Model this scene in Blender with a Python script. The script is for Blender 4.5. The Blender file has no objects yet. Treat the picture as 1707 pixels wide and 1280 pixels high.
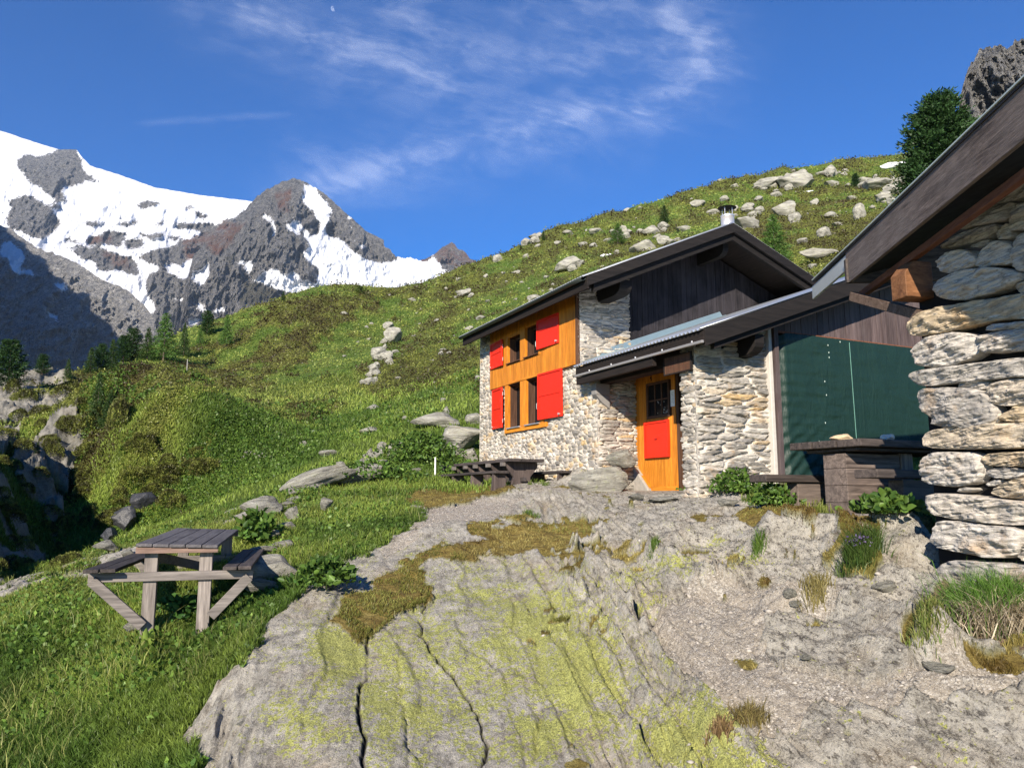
import bpy, bmesh, math, random
import numpy as np
from mathutils import Vector, Matrix
random.seed(7); rng = np.random.default_rng(7)
S = bpy.context.scene
COL = S.collection
PI = math.pi
# ------------------------------------------------------------ camera (eye at the origin)
FP = 1280.0; CX, CY = 853.5, 640.0; TH = math.radians(8.3); ct, st = math.cos(TH), math.sin(TH)
cam = bpy.data.cameras.new('camera'); camo = bpy.data.objects.new('camera', cam); COL.objects.link(camo)
camo.location = (0, 0, 0); camo.rotation_euler = (math.radians(90 + 8.3), 0, 0)
cam.sensor_width = 36; cam.lens = FP / 1707 * 36; cam.clip_start = 0.1; cam.clip_end = 60000
S.camera = camo
def raydir(px, py):
    u = (np.asarray(px, float) - CX) / FP; v = (CY - np.asarray(py, float)) / FP
    return u, ct - v * st, st + v * ct
def at(px, py, Y):
    a, b, c = raydir(px, py); t = Y / b
    return np.array([a * t, b * t, c * t]) if np.ndim(t) else Vector((a * t, Y, c * t))
def proj(X, Y, Z):
    f = Y * ct + Z * st; f = np.where(f < .05, .05, f); up = -Y * st + Z * ct
    return CX + FP * X / f, CY - FP * up / f
# ------------------------------------------------------------ noise
def _h(ix, iy, iz=0, seed=0):
    n = (ix.astype(np.int64) * 374761393 + iy.astype(np.int64) * 668265263 + np.asarray(iz).astype(np.int64) * 2147483647 % 1000003 * 7919 + seed * 1013904223) & 0xffffffff
    n = ((n ^ (n >> 13)) * 1274126177) & 0xffffffff
    n = ((n ^ (n >> 16)) * 2246822519) & 0xffffffff
    return ((n ^ (n >> 15)) & 0xffffff) / float(0xffffff)
def n2(x, y, seed=0):
    xi = np.floor(x); yi = np.floor(y); fx = x - xi; fy = y - yi
    fx = fx * fx * (3 - 2 * fx); fy = fy * fy * (3 - 2 * fy)
    a = _h(xi, yi, 0, seed); b = _h(xi + 1, yi, 0, seed); c = _h(xi, yi + 1, 0, seed); d = _h(xi + 1, yi + 1, 0, seed)
    return a + (b - a) * fx + (c - a) * fy + (a - b - c + d) * fx * fy
def fbm(x, y, seed=0, o=4, g=.5, lac=2.03):
    s = 0; a = 1; t = 0
    for i in range(o):
        s = s + a * n2(x, y, seed + i * 17); t += a; a *= g
        x, y = x * lac * .88 - y * lac * .47 + 3.1, x * lac * .47 + y * lac * .88 + 1.7
    return s / t
def ridged(x, y, seed=0, o=4, g=.5):
    s = 0; a = 1; t = 0
    for i in range(o):
        n = 1 - abs(2 * n2(x, y, seed + i * 13) - 1); s = s + a * n * n; t += a; a *= g
        x, y = x * 1.8 - y * 1.0 + 3.1, x * 1.0 + y * 1.8 + 1.7
    return s / t
def n3(x, y, z, seed=0):
    xi = np.floor(x); yi = np.floor(y); zi = np.floor(z); fx = x - xi; fy = y - yi; fz = z - zi
    fx = fx * fx * (3 - 2 * fx); fy = fy * fy * (3 - 2 * fy); fz = fz * fz * (3 - 2 * fz)
    r = 0
    for i in (0, 1):
        for j in (0, 1):
            for k in (0, 1):
                w = (fx if i else 1 - fx) * (fy if j else 1 - fy) * (fz if k else 1 - fz)
                r = r + w * _h(xi + i + (zi + k) * 57, yi + j - (zi + k) * 131, 0, seed)
    return r
def fbm3(x, y, z, seed=0, o=3):
    s = 0; a = 1; t = 0
    for i in range(o):
        s = s + a * n3(x, y, z, seed + i * 7); t += a; a *= .5; x, y, z = x * 2.03 + 1.3, y * 2.03 + 2.1, z * 2.03 + .7
    return s / t
def sm(a, b, x): t = np.clip((x - a) / (b - a), 0, 1); return t * t * (3 - 2 * t)
def inpoly(px, py, poly):
    r = np.zeros(np.shape(px), bool); n = len(poly); j = n - 1
    for i in range(n):
        xi, yi = poly[i]; xj, yj = poly[j]
        if yi != yj:
            r ^= ((yi > py) != (yj > py)) & (px < (xj - xi) * (py - yi) / (yj - yi) + xi)
        j = i
    return r
def seglen(px, py, line):
    d = np.full(np.shape(px), 1e9)
    for (x0, y0), (x1, y1) in zip(line[:-1], line[1:]):
        dx, dy = x1 - x0, y1 - y0; t = np.clip(((px - x0) * dx + (py - y0) * dy) / (dx * dx + dy * dy + 1e-12), 0, 1)
        d = np.minimum(d, np.hypot(px - x0 - t * dx, py - y0 - t * dy))
    return d
# ------------------------------------------------------------ objects
def tag(o, label=None, cat=None, group=None, kind=None):
    if label: o['label'] = label
    if cat: o['category'] = cat
    if group: o['group'] = group
    if kind: o['kind'] = kind
    return o
def empty(name, loc=(0, 0, 0), rz=0):
    o = bpy.data.objects.new(name, None); COL.objects.link(o); o.location = loc; o.rotation_euler = (0, 0, rz); return o
def link(name, me, parent=None, mat=None):
    o = bpy.data.objects.new(name, me); COL.objects.link(o)
    if parent: o.parent = parent
    if mat is not None: me.materials.append(mat)
    return o
def npmesh(name, V, Fq, attrs=None, smooth=False):
    """V (n,3); Fq (m,3|4) int; attrs {name: (n,) or (n,3)}"""
    me = bpy.data.meshes.new(name); V = np.asarray(V, np.float32); Fq = np.asarray(Fq, np.int32)
    k = Fq.shape[1]; me.vertices.add(len(V)); me.vertices.foreach_set('co', V.ravel())
    me.loops.add(Fq.size); me.loops.foreach_set('vertex_index', Fq.ravel())
    me.polygons.add(len(Fq)); me.polygons.foreach_set('loop_start', np.arange(0, Fq.size, k, dtype=np.int32))
    try: me.polygons.foreach_set('loop_total', np.full(len(Fq), k, np.int32))
    except Exception: pass
    me.update(calc_edges=True)
    for nm, a in (attrs or {}).items():
        a = np.asarray(a, np.float32)
        if a.ndim == 1:
            at_ = me.attributes.new(nm, 'FLOAT', 'POINT'); at_.data.foreach_set('value', a)
        else:
            at_ = me.attributes.new(nm, 'FLOAT_COLOR', 'POINT')
            at_.data.foreach_set('color', np.concatenate([a, np.ones((len(a), 1), np.float32)], 1).astype(np.float32).ravel())
    if smooth: me.polygons.foreach_set('use_smooth', np.ones(len(Fq), bool))
    return me
def gridfaces(nr, nc, mask=None):
    i = np.arange(nr * nc).reshape(nr, nc)
    f = np.stack([i[:-1, :-1], i[:-1, 1:], i[1:, 1:], i[1:, :-1]], -1)
    if mask is not None: f = f[mask]
    return f.reshape(-1, 4)
class MB:
    """collects shapes, links them as ONE mesh"""
    def __init__(s): s.v = []; s.f = []; s.t = []
    def add(s, vs, fs, tint=None):
        b = len(s.v); tint = random.random() if tint is None else tint
        s.v += [tuple(v) for v in vs]; s.f += [tuple(b + i for i in f) for f in fs]; s.t += [tint] * len(vs); return s
    def box(s, x0, x1, y0, y1, z0, z1, tint=None, jit=0, M=None):
        vs = [Vector((x + random.uniform(-jit, jit), y + random.uniform(-jit, jit), z + random.uniform(-jit, jit))) for x in (x0, x1) for y in (y0, y1) for z in (z0, z1)]
        if M is not None: vs = [M @ v for v in vs]
        return s.add(vs, [(0, 1, 3, 2), (4, 6, 7, 5), (0, 4, 5, 1), (2, 3, 7, 6), (0, 2, 6, 4), (1, 5, 7, 3)], tint)
    def beam(s, p, q, w, h, up=(0, 0, 1), tint=None, ext=0):
        p = Vector(p); q = Vector(q); d = (q - p).normalized(); up = Vector(up); side = d.cross(up).normalized(); u2 = side.cross(d)
        p = p - d * ext; q = q + d * ext
        vs = [c + side * a * w / 2 + u2 * b * h / 2 for c in (p, q) for a in (-1, 1) for b in (-1, 1)]
        return s.add(vs, [(0, 1, 3, 2), (4, 6, 7, 5), (0, 4, 5, 1), (2, 3, 7, 6), (0, 2, 6, 4), (1, 5, 7, 3)], tint)
    def prism(s, poly, axis, lo, hi, tint=None):
        """poly of 2D points in the two other axes (cyclic order), extruded along axis"""
        def mk(a, b, c): return {'x': (c, a, b), 'y': (a, c, b), 'z': (a, b, c)}[axis]
        n = len(poly); vs = [mk(a, b, lo) for a, b in poly] + [mk(a, b, hi) for a, b in poly]
        fs = [tuple(range(n)), tuple(range(2 * n - 1, n - 1, -1))] + [(i, (i + 1) % n, n + (i + 1) % n, n + i) for i in range(n)]
        return s.add(vs, fs, tint)
    def cyl(s, p, q, r0, r1=None, n=16, tint=None, cap=True):
        r1 = r0 if r1 is None else r1; p = Vector(p); q = Vector(q); d = (q - p).normalized()
        a = d.orthogonal().normalized(); b = d.cross(a)
        vs = [c + (a * math.cos(t) + b * math.sin(t)) * r for c, r in ((p, r0), (q, r1)) for t in [2 * PI * k / n for k in range(n)]]
        fs = [(k, (k + 1) % n, n + (k + 1) % n, n + k) for k in range(n)]
        if cap: fs += [tuple(range(n)), tuple(range(2 * n - 1, n - 1, -1))]
        return s.add(vs, fs, tint)
    def build(s, name, mat=None, parent=None, bevel=0, smooth=False):
        me = bpy.data.meshes.new(name); me.from_pydata(s.v, [], s.f); bm = bmesh.new(); bm.from_mesh(me)
        bmesh.ops.recalc_face_normals(bm, faces=bm.faces); bm.to_mesh(me); bm.free()
        a = me.attributes.new('tint', 'FLOAT', 'POINT'); a.data.foreach_set('value', np.array(s.t, np.float32))
        o = link(name, me, parent, mat)
        if bevel:
            m = o.modifiers.new('bevel', 'BEVEL'); m.width = bevel; m.segments = 2; m.limit_method = 'ANGLE'
        if smooth: me.polygons.foreach_set('use_smooth', np.ones(len(me.polygons), bool))
        return o
# ------------------------------------------------------------ materials
class NT:
    def __init__(s, name):
        s.m = bpy.data.materials.new(name); s.m.use_nodes = True; s.t = s.m.node_tree; s.t.nodes.clear()
        s.out = s.t.nodes.new('ShaderNodeOutputMaterial'); s._c = None
    def n(s, ty, **k):
        nd = s.t.nodes.new('ShaderNode' + ty)
        for a, b in k.items(): setattr(nd, a, b)
        return nd
    def set(s, sock, v):
        if isinstance(v, bpy.types.NodeSocket): s.t.links.new(v, sock)
        elif v is not None:
            if hasattr(sock.default_value, '__len__') and not hasattr(v, '__len__'): v = (v, v, v) + ((1,) if len(sock.default_value) == 4 else ())
            if hasattr(v, '__len__') and len(v) == 3 and len(sock.default_value) == 4: v = tuple(v) + (1,)
            sock.default_value = v
    def coord(s):
        if s._c is None: s._c = s.n('TexCoord').outputs['Object']
        return s._c
    def map(s, scale=(1, 1, 1), rot=(0, 0, 0), vec=None):
        m = s.n('Mapping'); s.set(m.inputs[0], vec if vec is not None else s.coord()); m.inputs['Scale'].default_value = scale; m.inputs['Rotation'].default_value = rot
        return m.outputs[0]
    def noise(s, scale=5, det=4, rough=.55, dist=0, vec=None, out=0):
        n = s.n('TexNoise'); s.set(n.inputs['Vector'], vec if vec is not None else s.coord()); n.inputs['Scale'].default_value = scale
        n.inputs['Detail'].default_value = det; n.inputs['Roughness'].default_value = rough; n.inputs['Distortion'].default_value = dist
        return n.outputs[out]
    def vor(s, scale=5, feature='F1', vec=None, out='Distance', rnd=1):
        n = s.n('TexVoronoi', feature=feature); s.set(n.inputs['Vector'], vec if vec is not None else s.coord()); n.inputs['Scale'].default_value = scale
        if 'Randomness' in n.inputs: n.inputs['Randomness'].default_value = rnd
        return n.outputs[out]
    def ramp(s, v, stops, interp='LINEAR'):
        r = s.n('ValToRGB'); s.set(r.inputs[0], v); r.color_ramp.interpolation = interp; e = r.color_ramp.elements
        while len(e) < len(stops): e.new(.5)
        for k, (p, c) in enumerate(stops):
            e[k].position = p; e[k].color = tuple(c) + (1,) if hasattr(c, '__len__') else (c, c, c, 1)
        return r.outputs[0]
    def mr(s, v, a, b, c=0, d=1):
        r = s.n('MapRange'); s.set(r.inputs[0], v); r.inputs[1].default_value = a; r.inputs[2].default_value = b; r.inputs[3].default_value = c; r.inputs[4].default_value = d
        return r.outputs[0]
    def mix(s, f, a, b, mode='MIX'):
        m = s.n('Mix', data_type='RGBA', blend_type=mode); s.set(m.inputs[0], f); s.set(m.inputs[6], a); s.set(m.inputs[7], b); return m.outputs[2]
    def math(s, op, a, b=None, c=None):
        m = s.n('Math', operation=op); s.set(m.inputs[0], a)
        if b is not None: s.set(m.inputs[1], b)
        if c is not None: s.set(m.inputs[2], c)
        return m.outputs[0]
    def attr(s, name, out='Fac'):
        a = s.n('Attribute', attribute_name=name); return a.outputs[out]
    def sep(s, v):
        a = s.n('SeparateColor'); s.set(a.inputs[0], v); return a.outputs
    def bump(s, h, strength=.5, dist=.02, nrm=None):
        b = s.n('Bump'); s.set(b.inputs['Height'], h); b.inputs['Strength'].default_value = strength; b.inputs['Distance'].default_value = dist
        if nrm is not None: s.set(b.inputs['Normal'], nrm)
        return b.outputs[0]
    def bsdf(s, col, rough=.8, nrm=None, metal=0, spec=.3, **k):
        p = s.n('BsdfPrincipled'); s.set(p.inputs['Base Color'], col); s.set(p.inputs['Roughness'], rough); s.set(p.inputs['Metallic'], metal)
        s.set(p.inputs['Specular IOR Level'], spec)
        if nrm is not None: s.set(p.inputs['Normal'], nrm)
        for a, b in k.items(): s.set(p.inputs[a], b)
        s.t.links.new(p.outputs[0], s.out.inputs[0]); return p
    def leafy(s, col, trans=.35, rough=.6):
        d = s.n('BsdfDiffuse'); s.set(d.inputs[0], col); t = s.n('BsdfTranslucent'); s.set(t.inputs[0], col)
        g = s.n('BsdfGlossy'); g.inputs['Roughness'].default_value = .45; g.inputs[0].default_value = (1, 1, 1, 1)
        m = s.n('MixShader'); m.inputs[0].default_value = trans; s.t.links.new(d.outputs[0], m.inputs[1]); s.t.links.new(t.outputs[0], m.inputs[2])
        m2 = s.n('MixShader'); m2.inputs[0].default_value = .012; s.t.links.new(m.outputs[0], m2.inputs[1]); s.t.links.new(g.outputs[0], m2.inputs[2])
        s.t.links.new(m2.outputs[0], s.out.inputs[0]); return s.m
def lin(r, g, b):
    f = lambda c: (c / 255) / 12.92 if c / 255 <= .04045 else ((c / 255 + .055) / 1.055) ** 2.4
    return (f(r), f(g), f(b))
# ------------------------------------------------------------ world, sun
SUN_EL = math.radians(25); SUN_AZ = math.atan2(-.30, -.954)      # azimuth (from +Y towards +X) of the direction TO the sun
sun_dir = Vector((math.sin(SUN_AZ) * math.cos(SUN_EL), math.cos(SUN_AZ) * math.cos(SUN_EL), math.sin(SUN_EL)))
W = bpy.data.worlds.new('World'); S.world = W; W.use_nodes = True; wt = W.node_tree; wt.nodes.clear()
wo = wt.nodes.new('ShaderNodeOutputWorld'); bg = wt.nodes.new('ShaderNodeBackground'); sky = wt.nodes.new('ShaderNodeTexSky')
sky.sky_type = 'NISHITA'; sky.sun_disc = False; sky.sun_elevation = SUN_EL; sky.sun_rotation = SUN_AZ; sky.altitude = 2300
sky.air_density = .9; sky.dust_density = .15; sky.ozone_density = 3.5
hs = wt.nodes.new('ShaderNodeHueSaturation'); hs.inputs['Saturation'].default_value = 1.5; hs.inputs['Hue'].default_value = .510; hs.inputs['Value'].default_value = 1.0
wt.links.new(sky.outputs[0], hs.inputs['Color']); wt.links.new(hs.outputs[0], bg.inputs[0]); bg.inputs[1].default_value = .10; wt.links.new(bg.outputs[0], wo.inputs[0])
sl = bpy.data.lights.new('sun', 'SUN'); slo = bpy.data.objects.new('sun', sl); COL.objects.link(slo); sl.energy = 5.0; sl.angle = math.radians(.53); sl.color = (1, .90, .76)
slo.rotation_euler = sun_dir.to_track_quat('Z', 'Y').to_euler()
S.view_settings.view_transform = 'Standard'; S.view_settings.look = 'None'; S.view_settings.gamma = 1; S.view_settings.exposure = .90
S.cycles.use_denoising = True; S.cycles.denoising_prefilter = 'NONE'; S.cycles.denoising_input_passes = 'RGB_ALBEDO_NORMAL'; S.cycles.max_bounces = 6; S.cycles.diffuse_bounces = 3; S.cycles.transparent_max_bounces = 12
# ------------------------------------------------------------ terrain: one sheet in (X/Y, ln Y)
CP = [  # photo px, py, distance Y of ground that shows there
 (-200,1280,5.6),(0,1280,5.7),(150,1280,5.5),(270,1280,5.2),(345,1270,4.9),(430,1280,4.65),(600,1280,4.5),(800,1280,4.5),(900,1280,4.5),(1100,1280,4.45),(1300,1280,4.4),(1500,1280,4.3),(1707,1280,4.15),(1950,1280,4.0),
 (0,1100,7.3),(150,1090,7.1),(300,1120,6.5),(400,1130,5.7),(450,1080,6.0),(500,1080,5.9),(600,1100,5.9),(750,1100,5.9),(900,1100,5.85),(1100,1100,5.6),(1300,1090,5.4),(1500,1090,5.2),(1700,1090,5.1),(1900,1090,5.0),
 (100,1040,7.6),(245,1035,6.9),(330,1005,7.5),(430,1010,7.1),(470,1030,6.6),(520,1000,6.9),(620,980,7.4),(760,975,7.5),(900,975,7.4),(1050,980,7.1),(1200,990,6.8),(1350,1000,6.5),(1480,990,6.4),(1570,985,6.5),(1650,1010,5.9),(1800,1040,5.4),
 (-100,1010,9.5),(0,988,9.8),(100,962,10),(200,930,10.4),(300,900,10.8),(400,872,11.3),(450,955,8.3),(470,900,9.7),(480,850,12),(560,865,10.8),(640,880,9.7),(720,880,9.5),(820,885,9.3),(950,880,9.4),(1080,885,9.2),(1180,890,8.9),(1250,900,8.3),(1340,885,7.7),(1440,885,7.4),(1540,880,7.4),
 (1290,850,9.3),(1400,862,8.5),(1500,860,8.3),(1150,820,12.0),(1060,822,12.8),(960,815,13),(870,818,12.4),(780,822,13),(700,822,13.6),(1250,825,10.8),
 (640,815,14),(560,800,15.5),(500,808,15.5),(700,790,16.5),(760,770,18.5),(800,775,19),
 (-60,1000,10.8),(60,952,13.0),(130,935,13.8),(250,895,14),(330,868,15.5),(420,835,17),
 (-60,990,12),(0,955,15),(60,915,19.5),(105,870,24),(132,810,28),(160,880,18.5),(230,850,21),(300,850,18.5),(380,810,22),(450,775,25),
 (-60,778,15.5),(0,772,18.5),(60,768,23.5),(120,762,29.5),(0,755,26),(160,810,25),(200,760,29),(250,735,32),(300,730,34),(350,765,27),(320,700,38),(420,730,32),
 (-60,690,42),(0,700,40),(60,700,40),(110,690,42),(150,700,39),(200,700,42),(-60,625,58),(0,645,52),(60,622,56),(110,630,56),(140,650,54),(175,660,54),(260,660,58),
 (160,622,75),(220,590,88),(300,560,100),(380,535,112),(440,508,122),(500,490,132),(570,486,142),(640,484,150),(700,475,158),(760,455,170),(830,430,180),(900,394,190),(1000,358,202),(1100,337,220),(1180,315,232),(1250,294,242),(1330,275,252),(1400,262,262),(1470,258,272),(1550,262,278),(1650,270,285),(1800,262,290),(2000,250,300),
 (350,610,80),(450,600,78),(550,560,90),(650,530,105),(760,500,115),(880,440,140),(1000,400,150),(1100,370,165),(1300,330,185),(1420,300,215),
 (350,670,52),(450,660,54),(560,640,56),(640,600,64),(600,690,38),(500,720,34),(620,740,24),(540,770,22.5),(700,620,52),(700,690,28),(740,730,22),(760,660,33),(780,600,55),(760,560,72),(850,520,80),(900,480,95),(980,440,112),(1100,420,95),(1250,380,110),(1380,430,62),(1380,370,100),(1450,340,120),
]
WP = []
for px, py, Y in CP:
    p = at(px, py, Y); WP.append((p.x, p.y, p.z))
sky_ = [c for c in CP if c[2] >= 75 and c in CP[CP.index((160,622,75)):CP.index((2000,250,300)) + 1]]
for px, py, Y in sky_:
    p = at(px, py, Y); WP.append((p.x * 1.35, p.y * 1.35, p.z * 1.35 - (6 + Y * .10)))
for px, Y in ((-300,110),(-100,110),(0,100),(60,100),(110,100)):
    p = at(px, 720, Y); WP.append((p.x, p.y, p.z - 12))
for px in (-300, 0, 300, 500): p = at(px, 700, 330); WP.append((p.x, p.y, p.z - 70))
WP += [(0,2,-2.0),(2,2,-1.95),(-2.2,2,-2.35),(-1,3,-1.85),(1,3,-1.8),(3,3,-1.65),(-3.5,3,-2.3),(4,4,-1.2),(-6,6,-2.2),(3.0,10.5,0.0),(4.4,12,.15),(3.4,15,.3),(6,15,.7),(2,20,1.2),(6,20,2.4),(9,13,1.2),(8,17,1.8),(5,8,-.2),(6.5,9,.1),(9,8,.6),(5,6,-.6),(7,6,-.1),(10,25,5),(20,25,6),(25,40,14),(12,12,1.6),(.5,17,.5)]
WP = np.array(WP)
def uvp(X, Y): return np.stack([X / Y * 2.4, np.log(Y)], -1)
_P = uvp(WP[:, 0], WP[:, 1]); _E = WP[:, 2] / WP[:, 1]
def _k(d): return d ** 1.5
_D = np.linalg.norm(_P[:, None] - _P[None], axis=-1); _n = len(_P)
_A = np.zeros((_n + 3, _n + 3)); _A[:_n, :_n] = _k(_D) + np.eye(_n) * 2e-4 * -1; _A[:_n, _n] = 1; _A[:_n, _n + 1:] = _P; _A[_n:, :_n] = _A[:_n, _n:].T
_w = np.linalg.solve(_A, np.concatenate([_E, np.zeros(3)]))
C0, C1, L0, L1 = -1.3, 1.5, math.log(2.0), math.log(430)
NCc, NLc = 220, 220
gc = np.linspace(C0, C1, NCc); gl = np.linspace(L0, L1, NLc)
G = np.stack(np.meshgrid(gc * 2.4, gl), -1).reshape(-1, 2); Ec = np.zeros(len(G))
for i in range(0, len(G), 8000):
    g = G[i:i + 8000]; d = np.linalg.norm(g[:, None] - _P[None], axis=-1); Ec[i:i + 8000] = _k(d) @ _w[:_n] + _w[_n] + g @ _w[_n + 1:]
Ec = Ec.reshape(NLc, NCc)
for _ in range(2): Ec[1:-1, 1:-1] = .25 * Ec[1:-1, 1:-1] * 2 + .125 * (Ec[:-2, 1:-1] + Ec[2:, 1:-1] + Ec[1:-1, :-2] + Ec[1:-1, 2:])
cols = np.concatenate([np.linspace(C0, -.74, 40)[:-1], np.linspace(-.74, .74, 900), np.linspace(.74, C1, 50)[1:]])
rows = np.concatenate([np.linspace(L0, math.log(4), 60)[:-1], np.linspace(math.log(4), math.log(15), 430)[:-1], np.linspace(math.log(15), L1, 640)])
NC, NL = len(cols), len(rows)
def bil(A, fi, fj):
    i = np.clip(np.floor(fi).astype(int), 0, A.shape[0] - 2); j = np.clip(np.floor(fj).astype(int), 0, A.shape[1] - 2); a = np.clip(fi - i, 0, 1); b = np.clip(fj - j, 0, 1)
    return (A[i, j] * (1 - a) + A[i + 1, j] * a) * (1 - b) + (A[i, j + 1] * (1 - a) + A[i + 1, j + 1] * a) * b
FI = (rows - L0) / (L1 - L0) * (NLc - 1); FJ = (cols - C0) / (C1 - C0) * (NCc - 1)
Eg = bil(Ec, *np.meshgrid(FI, FJ, indexing='ij'))
Yg = np.exp(rows)[:, None] * np.ones((1, NC)); Xg = Yg * cols[None]; Zg = Eg * Yg
PX, PY = proj(Xg, Yg, Zg)
wx = (fbm(Xg * 2.2, Yg * 2.2, 5, 4) - .5); wy = (fbm(Xg * 2.2, Yg * 2.2, 55, 4) - .5)
wf = (fbm(Xg * 9, Yg * 9, 15, 3) - .5); nearw = sm(22, 10, Yg)
QX = PX + wx * 70 * nearw + wf * 34 * nearw + (fbm(Xg * .25, Yg * .25, 77, 4) - .5) * 60 * (1 - nearw); QY = PY + (wy * 38 + (fbm(Xg * 9, Yg * 9, 65, 3) - .5) * 20) * nearw + (fbm(Xg * .25, Yg * .25, 87, 4) - .5) * 30 * (1 - nearw)
near = Yg < 16
ROCKZ = [(290,1700),(318,1260),(338,1190),(395,1115),(440,1058),(475,1000),(520,965),(600,925),(665,895),(700,870),(690,848),(730,828),(800,824),(860,810),(940,800),(1000,800),(1090,800),(1150,800),(1240,822),(1290,850),(1330,872),(1400,876),(1540,880),(1600,930),(2600,930),(2600,1700)]
DRY1 = [(790,884),(850,872),(950,866),(1005,884),(955,903),(880,916),(815,920),(740,935),(700,958),(702,1000),(645,1048),(600,1062),(556,1030),(590,990),(640,955),(700,925),(760,912),(815,903)]
DRY2 = [(1225,862),(1300,846),(1400,856),(1560,866),(1575,910),(1500,893),(1400,884),(1300,893),(1240,896)]
DRY3 = [(690,828),(760,812),(860,816),(840,838),(760,843),(700,850)]
TUFT = [(1398,893),(1450,888),(1478,930),(1470,965),(1450,985),(1415,950)]
SOILR = [(1500,1010),(1620,1000),(1800,1000),(1800,1090),(1640,1085),(1540,1060)]
DRY4 = [(1610,1120),(1720,1105),(1900,1100),(1900,1150),(1720,1140),(1640,1140)]
DRY5 = [(870,908),(960,898),(1060,900),(1100,925),(1080,965),(1000,958),(920,930)]
GRAV = [(1060,1015),(1130,985),(1220,985),(1330,965),(1430,1005),(1560,1055),(1570,1080),(1420,1050),(1300,1030),(1270,1060),(1290,1120),(1430,1150),(1560,1140),(1720,1130),(1900,1130),(1900,1190),(1600,1185),(1480,1190),(1380,1200),(1300,1230),(1220,1200),(1150,1130),(1110,1080)]
GRAV2 = [(690,858),(730,840),(800,838),(880,845),(860,862),(800,872),(740,880),(700,905),(640,925),(690,885)]
rockz = inpoly(QX, QY, ROCKZ) & near
dry = np.zeros_like(Xg); soil = np.zeros_like(Xg)
for p, a in ((DRY1, 1), (DRY2, 1), (DRY3, .9), (TUFT, .6), (DRY4, 1)): dry[inpoly(QX, QY, p) & near] = a
dry[(inpoly(QX, QY, DRY5) & near) & (fbm(Xg * 6, Yg * 6, 91, 3) > .53)] = .9
soil[inpoly(QX, QY, SOILR) & near] = 1
# little dry cushions in the joints of the rock
spot = fbm(Xg * 3.1, Yg * 3.1, 33, 4); dry[rockz & near & (spot > .735) & (PX > 880)] = .85
grav = ((inpoly(QX, QY, GRAV) | inpoly(QX, QY, GRAV2)) & near).astype(float)
grav = np.maximum(grav, 0 * (rockz & (PX > 1040) & (PY > 880) & (fbm(Xg * 1.6, Yg * 1.6, 44, 4) > .60)) * 1.0)
grav[dry > 0] = 0; soil[dry > 0] = 0
# rock ledge that edges the lawn on the left, outcrops, boulder field
LEDGE = [(-200,1040),(-60,1000),(0,980),(90,955),(190,925),(215,915),(240,925),(150,965),(60,988),(-20,1010),(-200,1070)]
LEDGE2 = [(330,885),(370,868),(395,850),(440,838),(470,840),(455,858),(400,868),(350,888)]
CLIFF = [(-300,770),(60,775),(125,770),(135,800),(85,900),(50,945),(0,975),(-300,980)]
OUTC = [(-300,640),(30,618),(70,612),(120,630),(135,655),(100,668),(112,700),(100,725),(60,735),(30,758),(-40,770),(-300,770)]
WET = [(185,845),(220,815),(262,800),(275,815),(245,840),(215,870),(185,895),(172,875)]
SLAB = [(598,745+60),(740,700),(800,700),(800,760),(720,760),(715,720)]
farr = np.zeros_like(Xg, bool)
for p in (LEDGE, LEDGE2, CLIFF, OUTC): farr |= inpoly(QX, QY, p)
farr &= (Yg > 8) & (Yg < 75)
farr &= ~((fbm(Xg * .5, Yg * .5, 61, 4) > np.where(inpoly(QX, QY, CLIFF), .53, .56)) & (Yg > 13))
rock = ((rockz & (dry == 0) & (soil == 0)) | farr).astype(float)
grav *= (rock > 0)
# heather (dark) against meadow (green)
MEAD = [(160,665),(260,668),(420,650),(520,600),(560,545),(640,505),(720,520),(680,560),(640,580),(590,640),(620,690),(700,680),(800,640),(800,720),(640,800),(480,830),(340,900),(120,980),(200,930),(330,850),(390,790),(360,720),(240,690)]
SHRB = [(170,760),(240,715),(300,720),(310,740),(390,765),(400,790),(330,800),(300,850),(220,890),(160,900),(140,850),(210,800)]
mead = inpoly(QX, QY, MEAD) | (Yg < 16) | ((Yg < 26) & (PX > 400))
BRN = [(170,640),(330,575),(420,520),(500,495),(640,500),(640,560),(600,600),(560,640),(440,650),(330,650),(230,655)]; BRN2 = [(1180,350),(1300,320),(1500,330),(1500,420),(1380,420),(1250,400)]; brn = inpoly(QX, QY, BRN) | inpoly(QX, QY, BRN2)
heath = np.where(mead, .10, np.where(brn, 1.3, .50)) * sm(10, 20, Yg); heath[inpoly(QX, QY, SHRB)] = 1
patch = fbm(Xg * .11, Yg * .055, 21, 5, .55); patch2 = fbm(Xg * .5, Yg * .25, 23, 4, .6)
heather = np.clip(heath * (1.55 * sm(.36, .62, patch * .6 + patch2 * .4)) , 0, 1)
heather = np.maximum(heather, .7 * sm(.62, .72, patch2) * sm(18, 40, Yg))
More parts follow.
